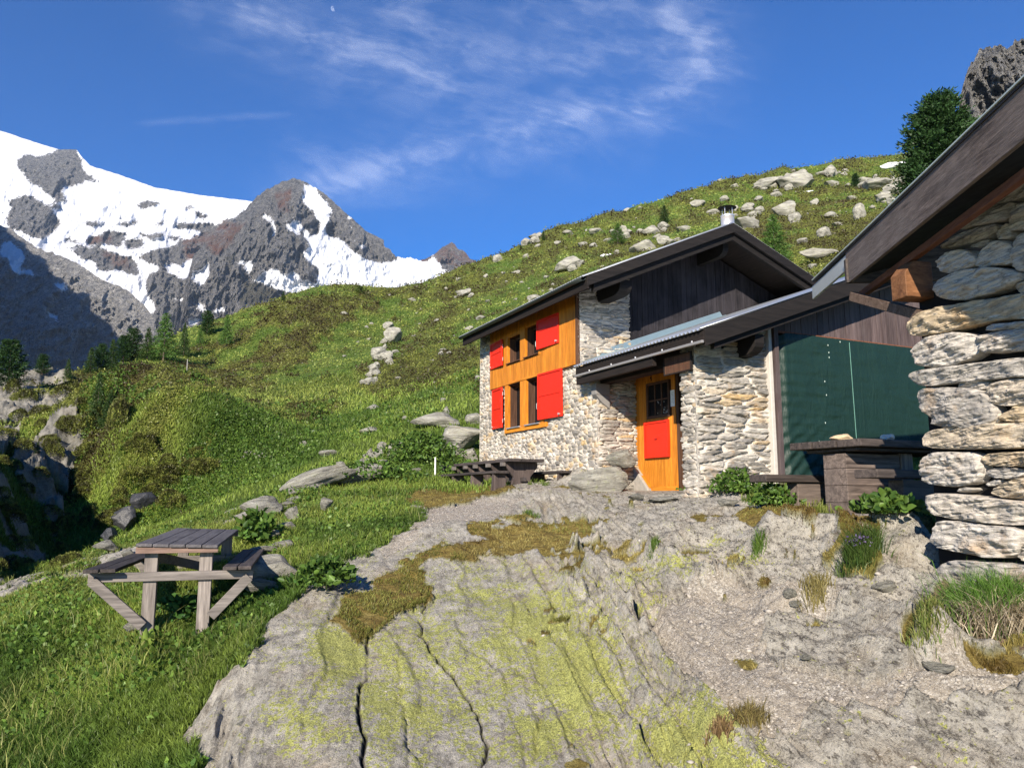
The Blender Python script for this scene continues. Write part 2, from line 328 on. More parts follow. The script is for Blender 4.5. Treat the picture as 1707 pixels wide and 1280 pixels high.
# ---------------- relief
rz = rock * (Yg < 16)
bl = sm(-.2, 1.9, Xg) * 1.0; az = np.radians(-10 - 34 * bl); al = Xg * np.sin(az) + Yg * np.cos(az); ac = Xg * np.cos(az) - Yg * np.sin(az)
al = al + (fbm(Xg * .7, Yg * .7, 3) - .5) * .8; ac = ac + (fbm(Xg * .9, Yg * .9, 4) - .5) * .5
strata = fbm(al * .9, ac * 7.5, 8, 5, .62); step = (ac * 1.7 + fbm(al * .6, ac * .8, 9) * 1.3) % 1; step = step ** 2 * sm(1, .9, step)
rough = sm(.15, .9, Xg + .1 * (Yg - 6)); rough = .28 + .72 * rough; leftedge = sm(470, 380, PX - (PY - 1100) * -.0) * (PY > 960)
big = fbm(al * .8, ac * 1.5, 11, 4, .55) - .5
fade = np.clip(1.2 - .16 * np.maximum(0, Yg - 6.2), .16, 1); d = rz * fade * ((strata - .5) * (.012 + .11 * rough) + (ridged(al * .8, ac * 5.5, 18, 4, .6) - .45) * .12 * rough * sm(0, .6, Xg) + big * (.06 + .34 * rough) + (step - .25) * .10 * rough * (1 - grav))
d += rz * (fbm(Xg * 22, Yg * 22, 14, 3, .6) - .5) * (.010 + .016 * rough)
d += leftedge * rz * (fbm(al * 1.2, ac * 9, 19, 4, .65) - .5) * .24
d -= grav * (.01 + .6 * (d * .8)); d += grav * (fbm(Xg * 30, Yg * 30, 16, 3, .6) - .5) * .03
# named ridges / cracks, drawn on the ground
def g2w(line, Yf=None):
    out = []
    for x, y in line:
        u, b, cz = raydir(x, y); c_ = u / b; e_ = cz / b; j = np.interp(c_, cols, np.arange(NC)); ee = bil(Eg, np.arange(NL).astype(float), np.full(NL, j)); k = np.argmax(ee > e_); Yw = math.exp(rows[k]); out.append((c_ * Yw, Yw))
    return out
smallr = near & (Yg > 3.4) & (Yg < 12) & (np.abs(Xg) < 5)
def carve(line, depth, wid, rag=.05):
    global d
    L = g2w(line); dd = seglen(Xg[smallr] + wx[smallr] * rag * 4 + wf[smallr] * rag * 1.2, Yg[smallr] + wy[smallr] * rag * 4, L); md = sm(.25, .5, fbm(Xg[smallr] * 2.2, Yg[smallr] * 2.2, 140 + len(L), 3)) if depth < 0 and wid < .03 else 1; d[smallr] += depth * np.exp(-(dd / wid) ** 2) * md
CR = [[(597,1290),(592,1200),(612,1130),(612,1070),(660,1030),(702,985)], [(800,1290),(797,1200),(755,1130),(720,1080),(700,1020),(708,985)], [(672,1100),(668,1180),(672,1280)], [(1010,1000),(1060,1010),(1100,1065),(1085,1010)], [(980,1010),(1020,1030),(1050,1080)], [(860,1110),(900,1180),(880,1280)]]
carve(CR[0], -.045, .011); carve(CR[1], -.04, .009); carve(CR[2], -.02, .012); carve(CR[3], -.14, .05); carve(CR[4], -.06, .03); carve(CR[5], -.03, .02)
for L_, dep, wid in (([(1290,905),(1350,895),(1405,900),(1450,945),(1500,985),(1560,1015)], .24, .15), ([(1480,900),(1510,908),(1545,945)], .26, .17), ([(1310,1025),(1400,1040),(1500,1065),(1580,1110)], .24, .16),
                     ([(1150,905),(1200,900),(1270,915)], .2, .22), ([(1060,925),(1130,950),(1160,985),(1240,960)], .16, .14), ([(840,828),(880,820),(930,832)], .12, .35), ([(700,895),(760,880),(800,886)], .08, .25), ([(1420,1085),(1500,1120),(1590,1105)], .07, .15),
                     ([(1250,1100),(1400,1130)], -.05, .3), ([(380,1150),(430,1080),(480,1020),(540,975)], .05, .12), ([(1560,1170),(1700,1180)], .10, .15), ([(1160,1170),(1190,1230),(1260,1280)], .06, .2),
                     ([(960,985),(1020,1020),(1075,1050)], .10, .16), ([(1425,915),(1455,960)], -.14, .09)): carve(L_, dep, wid)
gr = 1 - rock; gsoft = gr * (Yg < 16)
d += gsoft * ((fbm(Xg * 1.3, Yg * 1.3, 71, 4) - .5) * .22 + (fbm(Xg * 7, Yg * 7, 72, 3) - .5) * .07) * sm(5, 9, Yg + 3 * (PX < 520)) 
d += (dry > 0) * .02
hm = sm(14, 24, Yg) * gr
clump = fbm(Xg * .9, Yg * .5, 31, 5, .6); mats = ridged(Xg * .45, Yg * .22, 35, 4, .6)
d += hm * ((.25 + .75 * heather) * (clump - .5) * .9 * np.minimum(1, Yg / 60 + .3) + heather * mats * .35)
d += sm(18, 50, Yg) * (fbm(Xg * .06, Yg * .06, 37, 4) - .5) * 2.2 * np.minimum(1, Yg / 90)
d += sm(90, 170, Yg) * (ridged(Xg * .04, Yg * .03, 39, 5, .55) - .5) * 3.0
fr = farr * 1.0
d += fr * sm(12, 20, Yg) * ((fbm(Xg * .3 + Yg * .1, Yg * .25, 51, 4, .5) - .5) * 1.6 + (fbm(Xg * 2, Yg * 1, 52, 4, .6) - .5) * .6)
d += fr * sm(12, 20, Yg) * ((ridged(Xg * 1.1 + Yg * .5, Yg * .35 + Zg * .8, 54, 5, .6) - .5) * .40 + (ridged(Xg * .5 - Zg * .4, Yg * .2 + Zg * .3, 58, 3, .6) - .5) * .6)
d += fr * (Yg <= 12) * (fbm(Xg * 2, Yg * 2, 53, 4) - .5) * .2
OC = inpoly(PX, PY, OUTC) & (Yg > 30) & (Yg < 80); tt = (Zg * .33 + fbm(Xg * .12, Yg * .12, 57) * 3); d += OC * (sm(.2, .8, tt % 1) - (tt % 1)) * 1.6
# shelf under the hut: fade relief beneath walls
O = np.array([.2243 * 11.5, 11.5, .09]); D1 = np.array([math.sin(math.radians(-25.7)), math.cos(math.radians(-25.7))]); D2 = np.array([D1[1], -D1[0]])
def hutloc(X, Y): return (X - O[0]) * D1[0] + (Y - O[1]) * D1[1], (X - O[0]) * D2[0] + (Y - O[1]) * D2[1]
ha, hb = hutloc(Xg, Yg); inh = (ha > -.3) & (ha < 9) & (hb > .1) & (hb < 9); d[inh] *= 0
for (x_, y_, Yd, hgt_, r_) in ((250,748,31,2.2,3.6),(345,790,26.5,1.7,3.0),(300,770,29,1.0,2.5),(225,800,25,1.2,2.0),(235,850,21.5,-1.3,1.6),(190,885,18.5,-.9,1.5),(280,815,24,-.9,1.5),(165,770,31,1.0,2.0)):
    q_ = at(x_, y_, Yd); d += hgt_ * np.exp(-(((Xg - q_.x) / (r_ * 1.25)) ** 2 + ((Yg - q_.y) / r_) ** 2) * 1.2)
Zg = Zg + d
Zg[inh] = np.minimum(Zg[inh], .02 + .15 * np.clip(ha[inh], 0, 9))
inporch = (ha > -.2) & (ha < 2.6) & (hb > -.5) & (hb < 1.0); Zg[inporch] = np.minimum(Zg[inporch], .09)
# step rock beneath the porch corner
carveR = np.exp(-(((ha - 2.75) / .55) ** 2 + ((hb + .10) / .42) ** 2) * 1.0); Zg += carveR * (.28 + (fbm(Xg * 5, Yg * 5, 81, 4) - .5) * .35) * (hb > -1.2)
rock[carveR > .12] = 1; dry[carveR > .12] = 0; grav[carveR > .12] = 0
Eg2 = Zg / Yg; PX, PY = proj(Xg, Yg, Zg)
lich = np.zeros_like(Xg)
for x, y, sx, sy, a in ((720,1120,300,200,.62),(900,1060,200,140,.72),(1130,1200,180,90,.6),(560,1090,70,70,.95),(500,1200,80,90,.55),(640,1180,60,120,.8),(700,1240,90,70,.55),(800,1000,90,50,.6),(900,1040,120,60,.85),(960,1130,110,90,1),(900,1230,120,60,.9),(760,940,60,30,.45),(1130,1230,110,60,1),(1060,960,60,30,.6),(1120,940,50,25,.6),(1250,930,50,25,.5),(1230,1280,80,40,1),(1000,1200,80,60,.8),(1120,1100,30,30,.6),(1180,910,60,20,.4),(870,850,50,20,.25),(1080,1010,40,40,.6)):
    lich = np.maximum(lich, a * np.exp(-((PX - x) / sx) ** 2 - ((PY - y) / sy) ** 2))
lich = lich * rock * (1 - .9 * grav) * (.75 + .5 * fbm(Xg * 3, Yg * 3, 93, 3)) * (Yg < 13); lich = np.maximum(lich, .10 * rock * (Yg > 13) + .06 * rz); lich[carveR > .1] = 0
crack = np.zeros_like(Xg)
for L_, wd in ((CR[0], .009), (CR[1], .006), (CR[3], .012)):
    dd = seglen(Xg[smallr] + wx[smallr] * .2 + wf[smallr] * .06, Yg[smallr] + wy[smallr] * .2, g2w(L_)); crack[smallr] = np.maximum(crack[smallr], sm(wd * 2.2, wd * .6, dd) * sm(.28, .45, fbm(Xg[smallr] * 2.2, Yg[smallr] * 2.2, 140 + len(L_), 3)))
crack *= rock
dark = np.zeros_like(Xg); dark[inpoly(QX, QY, CLIFF) & (Yg > 11)] = .7; dark[inpoly(QX, QY, OUTC) & (Yg > 12)] = .55  # cliff: its shade is put into the colour; outcrop: darker grey rock
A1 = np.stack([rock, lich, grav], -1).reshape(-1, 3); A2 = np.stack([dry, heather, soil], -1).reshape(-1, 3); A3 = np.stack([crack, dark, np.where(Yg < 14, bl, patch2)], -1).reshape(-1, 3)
def surf(c_, l_):
    j = np.interp(c_, cols, np.arange(NC)); i = np.interp(l_, rows, np.arange(NL)); return i, j
def hz(X, Y):
    X = np.asarray(X, float); Y = np.asarray(Y, float); i, j = surf(X / Y, np.log(Y)); return bil(Eg2, i, j) * Y
def look(A, X, Y):
    i, j = surf(np.asarray(X) / Y, np.log(Y)); return A[np.clip(np.round(i).astype(int), 0, NL - 1), np.clip(np.round(j).astype(int), 0, NC - 1)]
def pick(px, py, ymin=3.0):
    px = np.atleast_1d(np.asarray(px, float)); py = np.atleast_1d(np.asarray(py, float)); u, b, cz = raydir(px, py); c_ = u / b; e_ = cz / b
    k0 = int(np.searchsorted(rows, math.log(ymin))); out = np.zeros((len(px), 3)); ok = np.zeros(len(px), bool)
    for s in range(0, len(px), 20000):
        j = np.clip(np.round(np.interp(c_[s:s + 20000], cols, np.arange(NC))).astype(int), 0, NC - 1); H = Eg2[k0:, j] >= e_[s:s + 20000][None]; k = np.argmax(H, 0); o = H[k, np.arange(len(j))]
        Yw = np.exp(rows[k + k0]); out[s:s + 20000] = np.stack([c_[s:s + 20000] * Yw, Yw, e_[s:s + 20000] * Yw], -1); ok[s:s + 20000] = o
    out[:, 2] = hz(out[:, 0], out[:, 1]); return out, ok
def pk(px, py, ymin=3.0): return Vector(pick(px, py, ymin)[0][0])
# ---------------- terrain material
def terrain_mat():
    t = NT('alpine_ground'); a1 = t.sep(t.attr('a1', 'Color')); a2 = t.sep(t.attr('a2', 'Color')); a3 = t.sep(t.attr('a3', 'Color'))
    fol = t.map((1, 1, 1), (0, 0, math.radians(-14))); fv = t.map((1.1, .16, 1.1), (0, 0, math.radians(14)))
    nA = t.noise(1.3, 6, .6); nB = t.noise(7, 9, .72); nC = t.noise(90, 6, .7); nF = t.noise(26, 9, .72, vec=fv, dist=.25); nG = t.noise(7, 6, .6, vec=fv, dist=1.2); fv2 = t.map((1.3, .14, 1.3), (0, 0, math.radians(42))); nF = t.mix(a3[2], nF, t.noise(26, 9, .72, vec=fv2, dist=.25))
    rc = t.ramp(t.math('ADD', t.math('MULTIPLY', nB, .62), t.math('MULTIPLY', nC, .38)), [(.33, (.085, .08, .07)), (.42, (.22, .205, .18)), (.50, (.37, .35, .31)), (.59, (.49, .465, .415)), (.7, (.62, .59, .54))])
    rc = t.mix(t.mr(nF, .50, .62, 0, .55), rc, (.43, .40, .35), 'MIX'); rc = t.mix(t.math('MULTIPLY', t.mr(nF, .475, .40, 0, .9), t.mr(a3[2], 0, 1, .45, 1)), rc, (.085, .077, .068))
    rc = t.mix(t.mr(nA, .52, .7, 0, .5), rc, (.31, .24, .16)); rc = t.mix(t.mr(nG, .58, .7, 0, .55), rc, (.52, .50, .47))
    vd = t.vor(46); rc = t.mix(t.mr(vd, .12, .0, 0, .6), rc, (.06, .058, .055))
    # lichen: crisp lime crusts
    ln = t.noise(6, 5, .6, vec=t.map((1, .6, 1), (0, 0, .2))); ls = t.noise(34, 6, .72); lsum = t.math('ADD', t.math('MULTIPLY', ln, .38), t.math('MULTIPLY', ls, .62))
    lm = t.math('SUBTRACT', t.math('ADD', lsum, t.math('MULTIPLY', a1[1], .21)), .612); lm = t.mr(lm, 0, .008)
    rc = t.mix(t.math('MULTIPLY', lm, .9), rc, t.mix(t.mr(nC, .42, .56), (.19, .20, .06), (.50, .52, .14)))
    ws = t.mr(t.vor(21, vec=t.map((1, 1, 1), (0, 0, 1))), .10, .06); rc = t.mix(t.math('MULTIPLY', ws, t.mr(nA, .5, .6, 0, .6)), rc, (.5, .5, .47))
    # gravel
    gv = t.vor(70, out='Color'); gcell = t.sep(gv)[0]; gvb = t.sep(t.vor(190, out='Color'))[0]
    gcol = t.mix(t.mr(nB, .4, .65), t.ramp(gcell, [(0, (.20, .175, .145)), (.5, (.40, .36, .30)), (1, (.60, .56, .49))]), t.ramp(gvb, [(0, (.27, .23, .18)), (1, (.52, .455, .37))]))
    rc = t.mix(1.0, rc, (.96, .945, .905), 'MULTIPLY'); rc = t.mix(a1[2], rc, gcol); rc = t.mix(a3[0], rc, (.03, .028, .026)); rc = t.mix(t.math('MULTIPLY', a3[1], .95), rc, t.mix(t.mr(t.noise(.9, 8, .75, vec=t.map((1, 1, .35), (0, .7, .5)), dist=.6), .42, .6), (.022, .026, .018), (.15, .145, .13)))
    far = t.noise(.35, 6, .65); mid = t.noise(2.2, 6, .7); fine = t.noise(12, 5, .7)
    g = t.ramp(mid, [(.3, (.035, .06, .010)), (.5, (.08, .14, .018)), (.72, (.18, .24, .04))]); g = t.mix(t.mr(far, .5, .68, 0, .55), g, (.20, .19, .05))
    h = t.ramp(mid, [(.3, (.022, .02, .008)), (.45, (.065, .055, .02)), (.58, (.15, .155, .034)), (.75, (.22, .25, .05))]); h = t.mix(t.mr(a3[2], .55, .42, 0, .7), h, (.15, .165, .035))
    g = t.mix(a2[1], g, h); g = t.mix(t.mr(fine, .6, .4, 0, .35), g, (.015, .02, .006))
    dr = t.ramp(t.noise(9, 6, .7), [(.3, (.10, .06, .02)), (.5, (.23, .17, .045)), (.7, (.34, .27, .09))]); g = t.mix(a2[0], g, dr)
    so = t.ramp(nB, [(.3, (.10, .065, .04)), (.7, (.30, .22, .15))]); g = t.mix(a2[2], g, so)
    col = t.mix(a1[0], g, rc)
    hb_ = t.math('ADD', t.math('MULTIPLY', nF, .8), t.math('ADD', t.math('MULTIPLY', nC, .28), t.math('MULTIPLY', nB, .9))); hb_ = t.math('SUBTRACT', hb_, t.math('MULTIPLY', t.mr(vd, .14, .0), .25))
    hb_ = t.math('ADD', hb_, t.math('MULTIPLY', a1[2], t.math('MULTIPLY', gcell, .35)))
    n1 = t.bump(hb_, 1.0, .045); n2_ = t.bump(t.math('ADD', t.math('MULTIPLY', mid, 1.0), t.math('MULTIPLY', fine, .5)), .8, .22, n1)
    rc_ = None; nm = t.n('Mix', data_type='VECTOR'); t.set(nm.inputs[0], a1[0]); t.set(nm.inputs[4], n2_); t.set(nm.inputs[5], n1)
    t.bsdf(col, .88, nm.outputs[1], spec=.18); return t.m
MT = terrain_mat()
V = np.stack([Xg, Yg, Zg], -1).reshape(-1, 3)
cut = int(np.searchsorted(rows, math.log(16.0)))
def terr(name, r0, r1):
    s = slice(r0 * NC, r1 * NC); me = npmesh(name, V[s], gridfaces(r1 - r0, NC), {'a1': A1[s], 'a2': A2[s], 'a3': A3[s]}, True); return tag(link(name, me, None, MT), kind='structure')
terr('ground', 0, cut + 1); terr('hillside', cut, NL)
# the same ground carried on behind the viewpoint
bx = np.linspace(-14, 14, 90); by = np.linspace(-14, 2.02, 60); BX, BY = np.meshgrid(bx, by)
BX = np.where(BY > 1.9, BX * 2.8 / 14 * 1.0, BX); BZ = hz(np.clip(BX, -2.5, 2.9), np.full_like(BX, 2.02)) - .07 * (2.02 - BY) - .12 * np.maximum(0, np.abs(BX) - 3) + (fbm(BX, BY, 3) - .5) * .25 * (BY < 1.9) - .03
me = npmesh('ground_behind', np.stack([BX, BY, BZ], -1).reshape(-1, 3), gridfaces(60, 90), {'a1': np.tile([1, .3, .2], (5400, 1)), 'a2': np.zeros((5400, 3)), 'a3': np.tile([0, 0, .5], (5400, 1))}, True)
tag(link('ground', me, None, MT), kind='structure')
# ------------------------------------------------------------ mountains
def z4(P): return [(x / 2.909, y / 2.909 + 200) for x, y in P]
def z5(P): return [(x / 3.367 + 400, y / 3.367 + 260) for x, y in P]
def mtn_mat(k=1.45, sc_=1.0):
    t = NT('mountain_rock_and_snow'); a = t.sep(t.attr('m', 'Color')); v = t.map((.01 * sc_,) * 3)
    n1 = t.noise(1.2, 8, .65, vec=v); n2_ = t.noise(5, 9, .78, vec=v, dist=.3); n3_ = t.noise(3.0, 9, .75, vec=t.map((.014 * sc_, .01 * sc_, .006 * sc_), (0, .45, .0)), dist=.5)
    rc = t.ramp(n2_, [(.34, (.05, .05, .056)), (.45, (.13, .128, .13)), (.55, (.24, .232, .228)), (.7, (.40, .385, .365))]); rc = t.mix(t.mr(n3_, .48, .62, 0, .65), rc, (.31, .295, .28)); rc = t.mix(t.mr(n3_, .46, .36, 0, .7), rc, (.07, .07, .078))
    rc = t.mix(1.0, rc, (k, k, k * .97), 'MULTIPLY')
    rc = t.mix(t.math('MULTIPLY', a[1], t.mr(n1, .35, .6)), rc, (.27, .15, .105)); rc = t.mix(t.math('MULTIPLY', a[2], .8), rc, t.mix(t.mr(n2_, .4, .6), (.10, .10, .05), (.19, .17, .13)))
    sn = t.math('ADD', a[0], t.math('MULTIPLY', t.math('SUBTRACT', t.math('ADD', t.math('MULTIPLY', n2_, .5), t.math('MULTIPLY', n3_, .5)), .5), 2.6)); sn = t.mr(sn, .50, .62)
    col = t.mix(sn, rc, t.mix(n1, (.52, .545, .585), (.68, .69, .72))); b = t.bump(t.math('ADD', t.math('MULTIPLY', n2_, 1), t.math('ADD', t.math('MULTIPLY', n1, .7), n3_)), 1.0, 70)
    b2 = t.bump(n1, .6, 25); nm = t.n('Mix', data_type='VECTOR'); t.set(nm.inputs[0], sn); t.set(nm.inputs[4], b); t.set(nm.inputs[5], b2)
    t.bsdf(col, .8, nm.outputs[1], spec=.1); return t.m
MM = mtn_mat(); MM2 = mtn_mat(2.1, 6.0); MM3 = mtn_mat(2.6, 1.3)  # MM3: rock colour lightened to lift the slope lying in shadow
def relief(name, skyline, ebot, Y0, k, nc, nr, amp, L, snowp=(), rockp=(), base=1.0, redp=(), greenp=(), ridge=None, bend=None, seed=0, warp=7, jag=.0, snowflat=.6, lean=.0, redall=0, greenall=0, mat=None):
    sk = []
    for x, y in skyline: u, b, cz = raydir(x, y); sk.append((u / b, cz / b))
    sk.sort(); cs = np.array([q[0] for q in sk]); es = np.array([q[1] for q in sk])
    c_ = np.linspace(cs[0], cs[-1], nc); et = np.interp(c_, cs, es); et = et + (fbm(c_ * 140, c_ * 0 + 3, seed, 5, .7) - .5) * jag * 1.5
    nb = 24; t_ = np.linspace(0, 1, nr)[:, None]; Cg = np.tile(c_, (nr + nb, 1)); Eg_ = np.vstack([ebot + t_ * (et - ebot), et[None] - .05 * (np.arange(1, nb + 1) / nb)[:, None] ** 1.5 * 3])
    rock_u = Cg[:nr]; px, py = proj(rock_u, np.ones_like(rock_u), Eg_[:nr])
    wx_ = (fbm(px * .035, py * .035, seed + 3, 5, .6) - .5) * warp * 5; wy_ = (fbm(px * .035, py * .045, seed + 9, 5, .6) - .5) * warp * 4; qx, qy = px + wx_, py + wy_
    sn = np.full_like(px, base)
    for p in rockp: sn[inpoly(qx, qy, p)] = .10
    for p in snowp: sn[inpoly(qx, qy, p)] = 1
    red = np.full_like(px, redall); gre = np.full_like(px, greenall)
    for p in redp: red[inpoly(qx, qy, p)] = 1
    for p in greenp: gre[inpoly(qx, qy, p)] = 1
    def blur(a, n):
        for _ in range(n): b = np.pad(a, 1, mode='edge'); a = (b[:-2, 1:-1] + b[2:, 1:-1] + b[1:-1, :-2] + b[1:-1, 2:] + 2 * a) / 6
        return a
    sb = blur(sn, 20); X_, Z_ = rock_u * Y0, Eg_[:nr] * Y0
    wz = (fbm(X_ / L * .6, Z_ / L * .6, seed + 31, 3) - .5) * L * .8
    rel = (ridged((X_ + lean * Z_ + wz) / L, (Z_ + wz) / (L * 1.9), seed + 21, 6, .6) - .42) * 1.5 + (ridged((X_ - .5 * Z_) / L * 3.3, (Z_ + wz) / L * 2, seed + 27, 4, .6) - .4) * .45
    sm_ = (fbm(X_ / L * .7, Z_ / L * .9, seed + 41, 3) - .5) * 1.2
    ks = 1 - snowflat * blur(sn, 6); disp = amp * 2.3 * ((rel + (ridged((X_ + wz * .3) / L * 7, Z_ / L * 5, seed + 51, 4, .65) - .4) * .28) * ks + sm_ * (1 - ks)); edge = np.minimum(1, (1 - t_) * 8); disp = disp * (.25 + .75 * edge)
    Yb = Y0 / (1 - k * (Eg_[:nr] - ebot))
    if ridge is not None: Yb = Yb + ridge(rock_u, Eg_[:nr]) * Y0
    Yf = Yb - disp; Yback = Yf[-1][None] * (1 + .16 * (np.arange(1, nb + 1) / nb)[:, None]); Yall = np.vstack([Yf, Yback])
    A = np.stack([sb, blur(red, 4), blur(gre, 4)], -1); A = np.concatenate([A, np.tile(A[-1:], (nb, 1, 1))], 0)
    V_ = np.stack([Cg * Yall, Yall, Eg_ * Yall], -1).reshape(-1, 3)
    o = link(name, npmesh(name, V_, gridfaces(nr + nb, nc), {'m': A.reshape(-1, 3)}, True), None, mat or MM); return tag(o, kind='structure')
DOME = [(-330,120),(-150,180),(-60,205),(0,218),(60,238),(100,250),(112,249),(128,250),(137,262),(150,276),(200,292),(260,313),(330,325),(420,336),(480,342),(560,360),(640,400)]
K1 = [(95,190),(150,180),(250,185),(300,135),(370,140),(435,225),(400,215),(480,300),(420,305),(340,335),(300,320),(280,345),(200,340),(130,305),(150,280),(90,235)]
K2 = [(50,375),(130,370),(200,410),(270,370),(330,435),(220,430),(290,490),(270,530),(200,580),(130,570),(40,500),(60,440)]
K4 = [(310,625),(400,610),(560,640),(640,660),(670,740),(670,770),(560,740),(480,740),(460,690),(400,660)]
K5 = [(670,650),(740,620),(860,600),(920,590),(1000,550),(1100,500),(1200,440),(1280,340),(1900,340),(1900,1400),(500,1400),(500,1100),(700,990),(760,900),(720,840),(710,780),(730,750),(790,740),(720,710),(680,680)]
KS = [[(420,590),(500,545),(640,550),(600,600),(480,610)],[(620,590),(700,580),(690,620),(630,620)],[(560,450),(640,445),(620,465),(560,465)],[(640,400),(700,390),(800,410),(790,430),(700,425)],[(800,370),(850,370),(820,385)],[(740,520),(760,480),(830,470),(780,500)],[(870,420),(950,415),(940,435),(890,430)],[(940,440),(1020,455),(980,475),(945,460)],[(810,510),(900,490),(1050,490),(1040,520),(1000,535),(900,520),(850,540)],[(680,560),(780,545),(760,585),(700,580)],[(380,495),(520,495),(500,515),(400,510)],[(560,500),(690,490),(680,520),(590,525)],[(780,555),(870,570),(860,585),(790,575)],[(310,590),(400,585),(390,605),(330,610)],[(520,370),(540,370),(535,377)],[(610,320),(640,322),(625,328)],[(580,355),(630,358),(620,366)],[(660,335),(720,345),(700,350)],[(750,380),(775,378),(770,388)],[(200,340),(300,340),(365,380),(330,385),(270,372)]]
SN5 = [[(770,700),(830,710),(880,690),(960,680),(1020,690),(980,740),(920,790),(880,770),(820,740)],[(800,840),(880,850),(905,895),(850,870)],[(620,800),(700,850),(760,930),(700,870)]]
relief('mountain', DOME, .05, 3500, 1.0, 620, 300, 110, 230, snowp=[z4(p) for p in SN5], rockp=[z4(p) for p in [K1, K2, K4, K5] + KS], redp=[z4([(500,640),(620,660),(620,720),(540,720)]), z4([(880,590),(1110,500),(1150,520),(1060,640),(1000,680),(900,700)]), z4([(400,560),(560,555),(560,600),(420,600)])], seed=100, jag=.0012)
PK = [(200,640),(255,600),(288,560),(300,520),(300,470),(322,425),(348,400),(380,388),(398,358),(415,343),(430,326),(446,316),(460,308),(478,300),(490,298),(500,299),(512,304),(530,315),(560,340),(600,375),(630,402),(645,415),(660,425),(675,430),(700,434),(740,440),(800,452),(900,470)]
SP = z5([(360,170),(380,180),(460,215),(470,260),(525,310),(510,350),(480,410),(490,470),(520,455),(570,500),(620,520),(640,540),(680,510),(650,470),(630,430),(610,390),(600,340),(590,345),(610,420),(640,440),(690,490),(700,520),(640,550),(700,590),(760,600),(850,590),(900,560),(1000,570),(1090,560),(1110,600),(1130,630),(1700,690),(1700,900),(850,850),(480,850),(330,780),(270,775),(80,680),(130,660),(200,640),(280,660),(330,650),(320,700),(400,715),(450,680),(460,660),(430,620),(380,570),(370,530),(420,500),(370,440),(330,380),(290,350),(310,340),(360,400),(400,440),(450,420),(440,350),(400,290),(370,250)])
RPi = [z5(p) for p in [[(430,540),(460,535),(480,580),(530,580),(570,620),(540,655),(480,640),(450,600)],[(580,760),(640,680),(690,645),(725,680),(710,740),(600,765)],[(770,680),(815,665),(820,690),(790,700)],[(810,630),(850,630),(900,660),(960,670),(990,710),(880,715),(890,680),(830,670)],[(540,515),(565,515),(570,540),(545,540)],[(700,617),(800,620),(790,632),(720,630)],[(920,625),(960,640),(940,648)],[(970,640),(1090,690),(1080,698),(980,668)]]]
SPs = [SP] + [z5(p) for p in [[(120,305),(150,320),(200,410),(190,440),(150,470),(180,420),(150,370)],[(215,360),(270,370),(280,335),(340,400),(350,450),(300,400),(240,390)],[(0,610),(20,610),(60,660),(100,690),(60,680)],[(150,780),(180,800),(185,830),(160,815)],[(20,590),(60,610),(50,640),(25,620)],[(-75,250),(-10,250),(0,300),(-60,280)]]] + [z4([(950,870),(975,900),(1020,930),(1110,920),(1090,940),(970,930)]), z4([(1130,950),(1180,920),(1200,930),(1150,965)]), z4([(830,930),(900,950),(980,960),(960,985),(880,970)]), z4([(900,745),(1010,700),(1020,690),(970,790),(930,790)])]
u_, b_, z_ = raydir(495, 300); cr = u_ / b_
relief('mountain', PK, .05, 2900, .9, 620, 300, 95, 170, snowp=SPs, rockp=[], base=.16, redp=[z4([(980,560),(1110,500),(1180,500),(1080,640),(1010,640)]), z5([(210,220),(300,180),(300,300),(230,300)])], greenp=[z4([(1180,800),(1250,780),(1309,830),(1200,870)]), z4([(1100,650),(1160,650),(1150,700)]), z5([(570,700),(720,640),(720,760),(580,770)]), z5([(0,690),(150,720),(240,760),(100,830),(0,830)])], ridge=lambda C, E: np.abs(C - cr - (E - .41) * .25) * .55, seed=200, jag=.006, lean=.35)
for p in RPi: pass
relief('mountain', [(610,470),(640,455),(700,436),(712,430),(725,423),(735,414),(745,409),(752,405),(757,406),(762,413),(775,420),(785,432),(800,440),(840,455)], .20, 4800, .8, 200, 90, 90, 220, snowp=[[(600,430),(710,434),(728,425),(735,440),(725,450),(745,458),(748,470),(700,500),(600,500)]], base=0, redall=.75, seed=300, jag=.004)
# moraine rocks in the snow bowl
for i, p in enumerate(RPi[1:2]): pass
LS = [(-420,240),(-200,330),(-60,368),(0,376),(20,383),(40,398),(62,414),(88,422),(115,432),(140,445),(160,460),(178,470),(200,476),(222,492),(240,508),(256,528),(264,560),(268,620),(272,700)]
SL = [[(0,590),(60,580),(120,650),(110,700),(160,755),(100,740),(50,700),(10,630)],[(230,690),(300,710),(370,745),(300,735)],[(205,775),(300,790),(345,800),(320,825),(250,800)],[(215,820),(290,840),(300,865),(250,855)],[(180,880),(215,900),(205,905)],[(210,910),(240,920),(300,970),(280,980),(220,940)],[(340,945),(370,950),(400,980),(370,975)],[(330,1110),(395,1160),(380,1165)],[(520,830),(640,890),(600,870)],[(470,1030),(500,1045),(490,1050)],[(110,930),(130,930),(120,942)],[(-150,480),(-20,500),(0,560),(-80,560)]]
relief('mountain', LS, -.02, 2100, 1.0, 420, 260, 60, 150, snowp=[z4(p) for p in SL], base=0, seed=400, jag=.004, lean=-.5, greenall=.1, mat=MM3)
CLF = [(1560,330),(1592,260),(1600,165),(1606,140),(1612,120),(1618,112),(1625,95),(1634,84),(1650,80),(1662,76),(1672,75),(1680,84),(1687,82),(1692,70),(1705,66),(1720,60),(1760,62),(1830,40),(1950,60),(2100,120)]
relief('mountain', CLF, .40, 520, .35, 260, 260, 20, 34, base=0, seed=500, jag=.012, greenall=.0, mat=MM2, greenp=[[(1600,290),(1640,230),(1680,200),(1690,230),(1640,300)]])
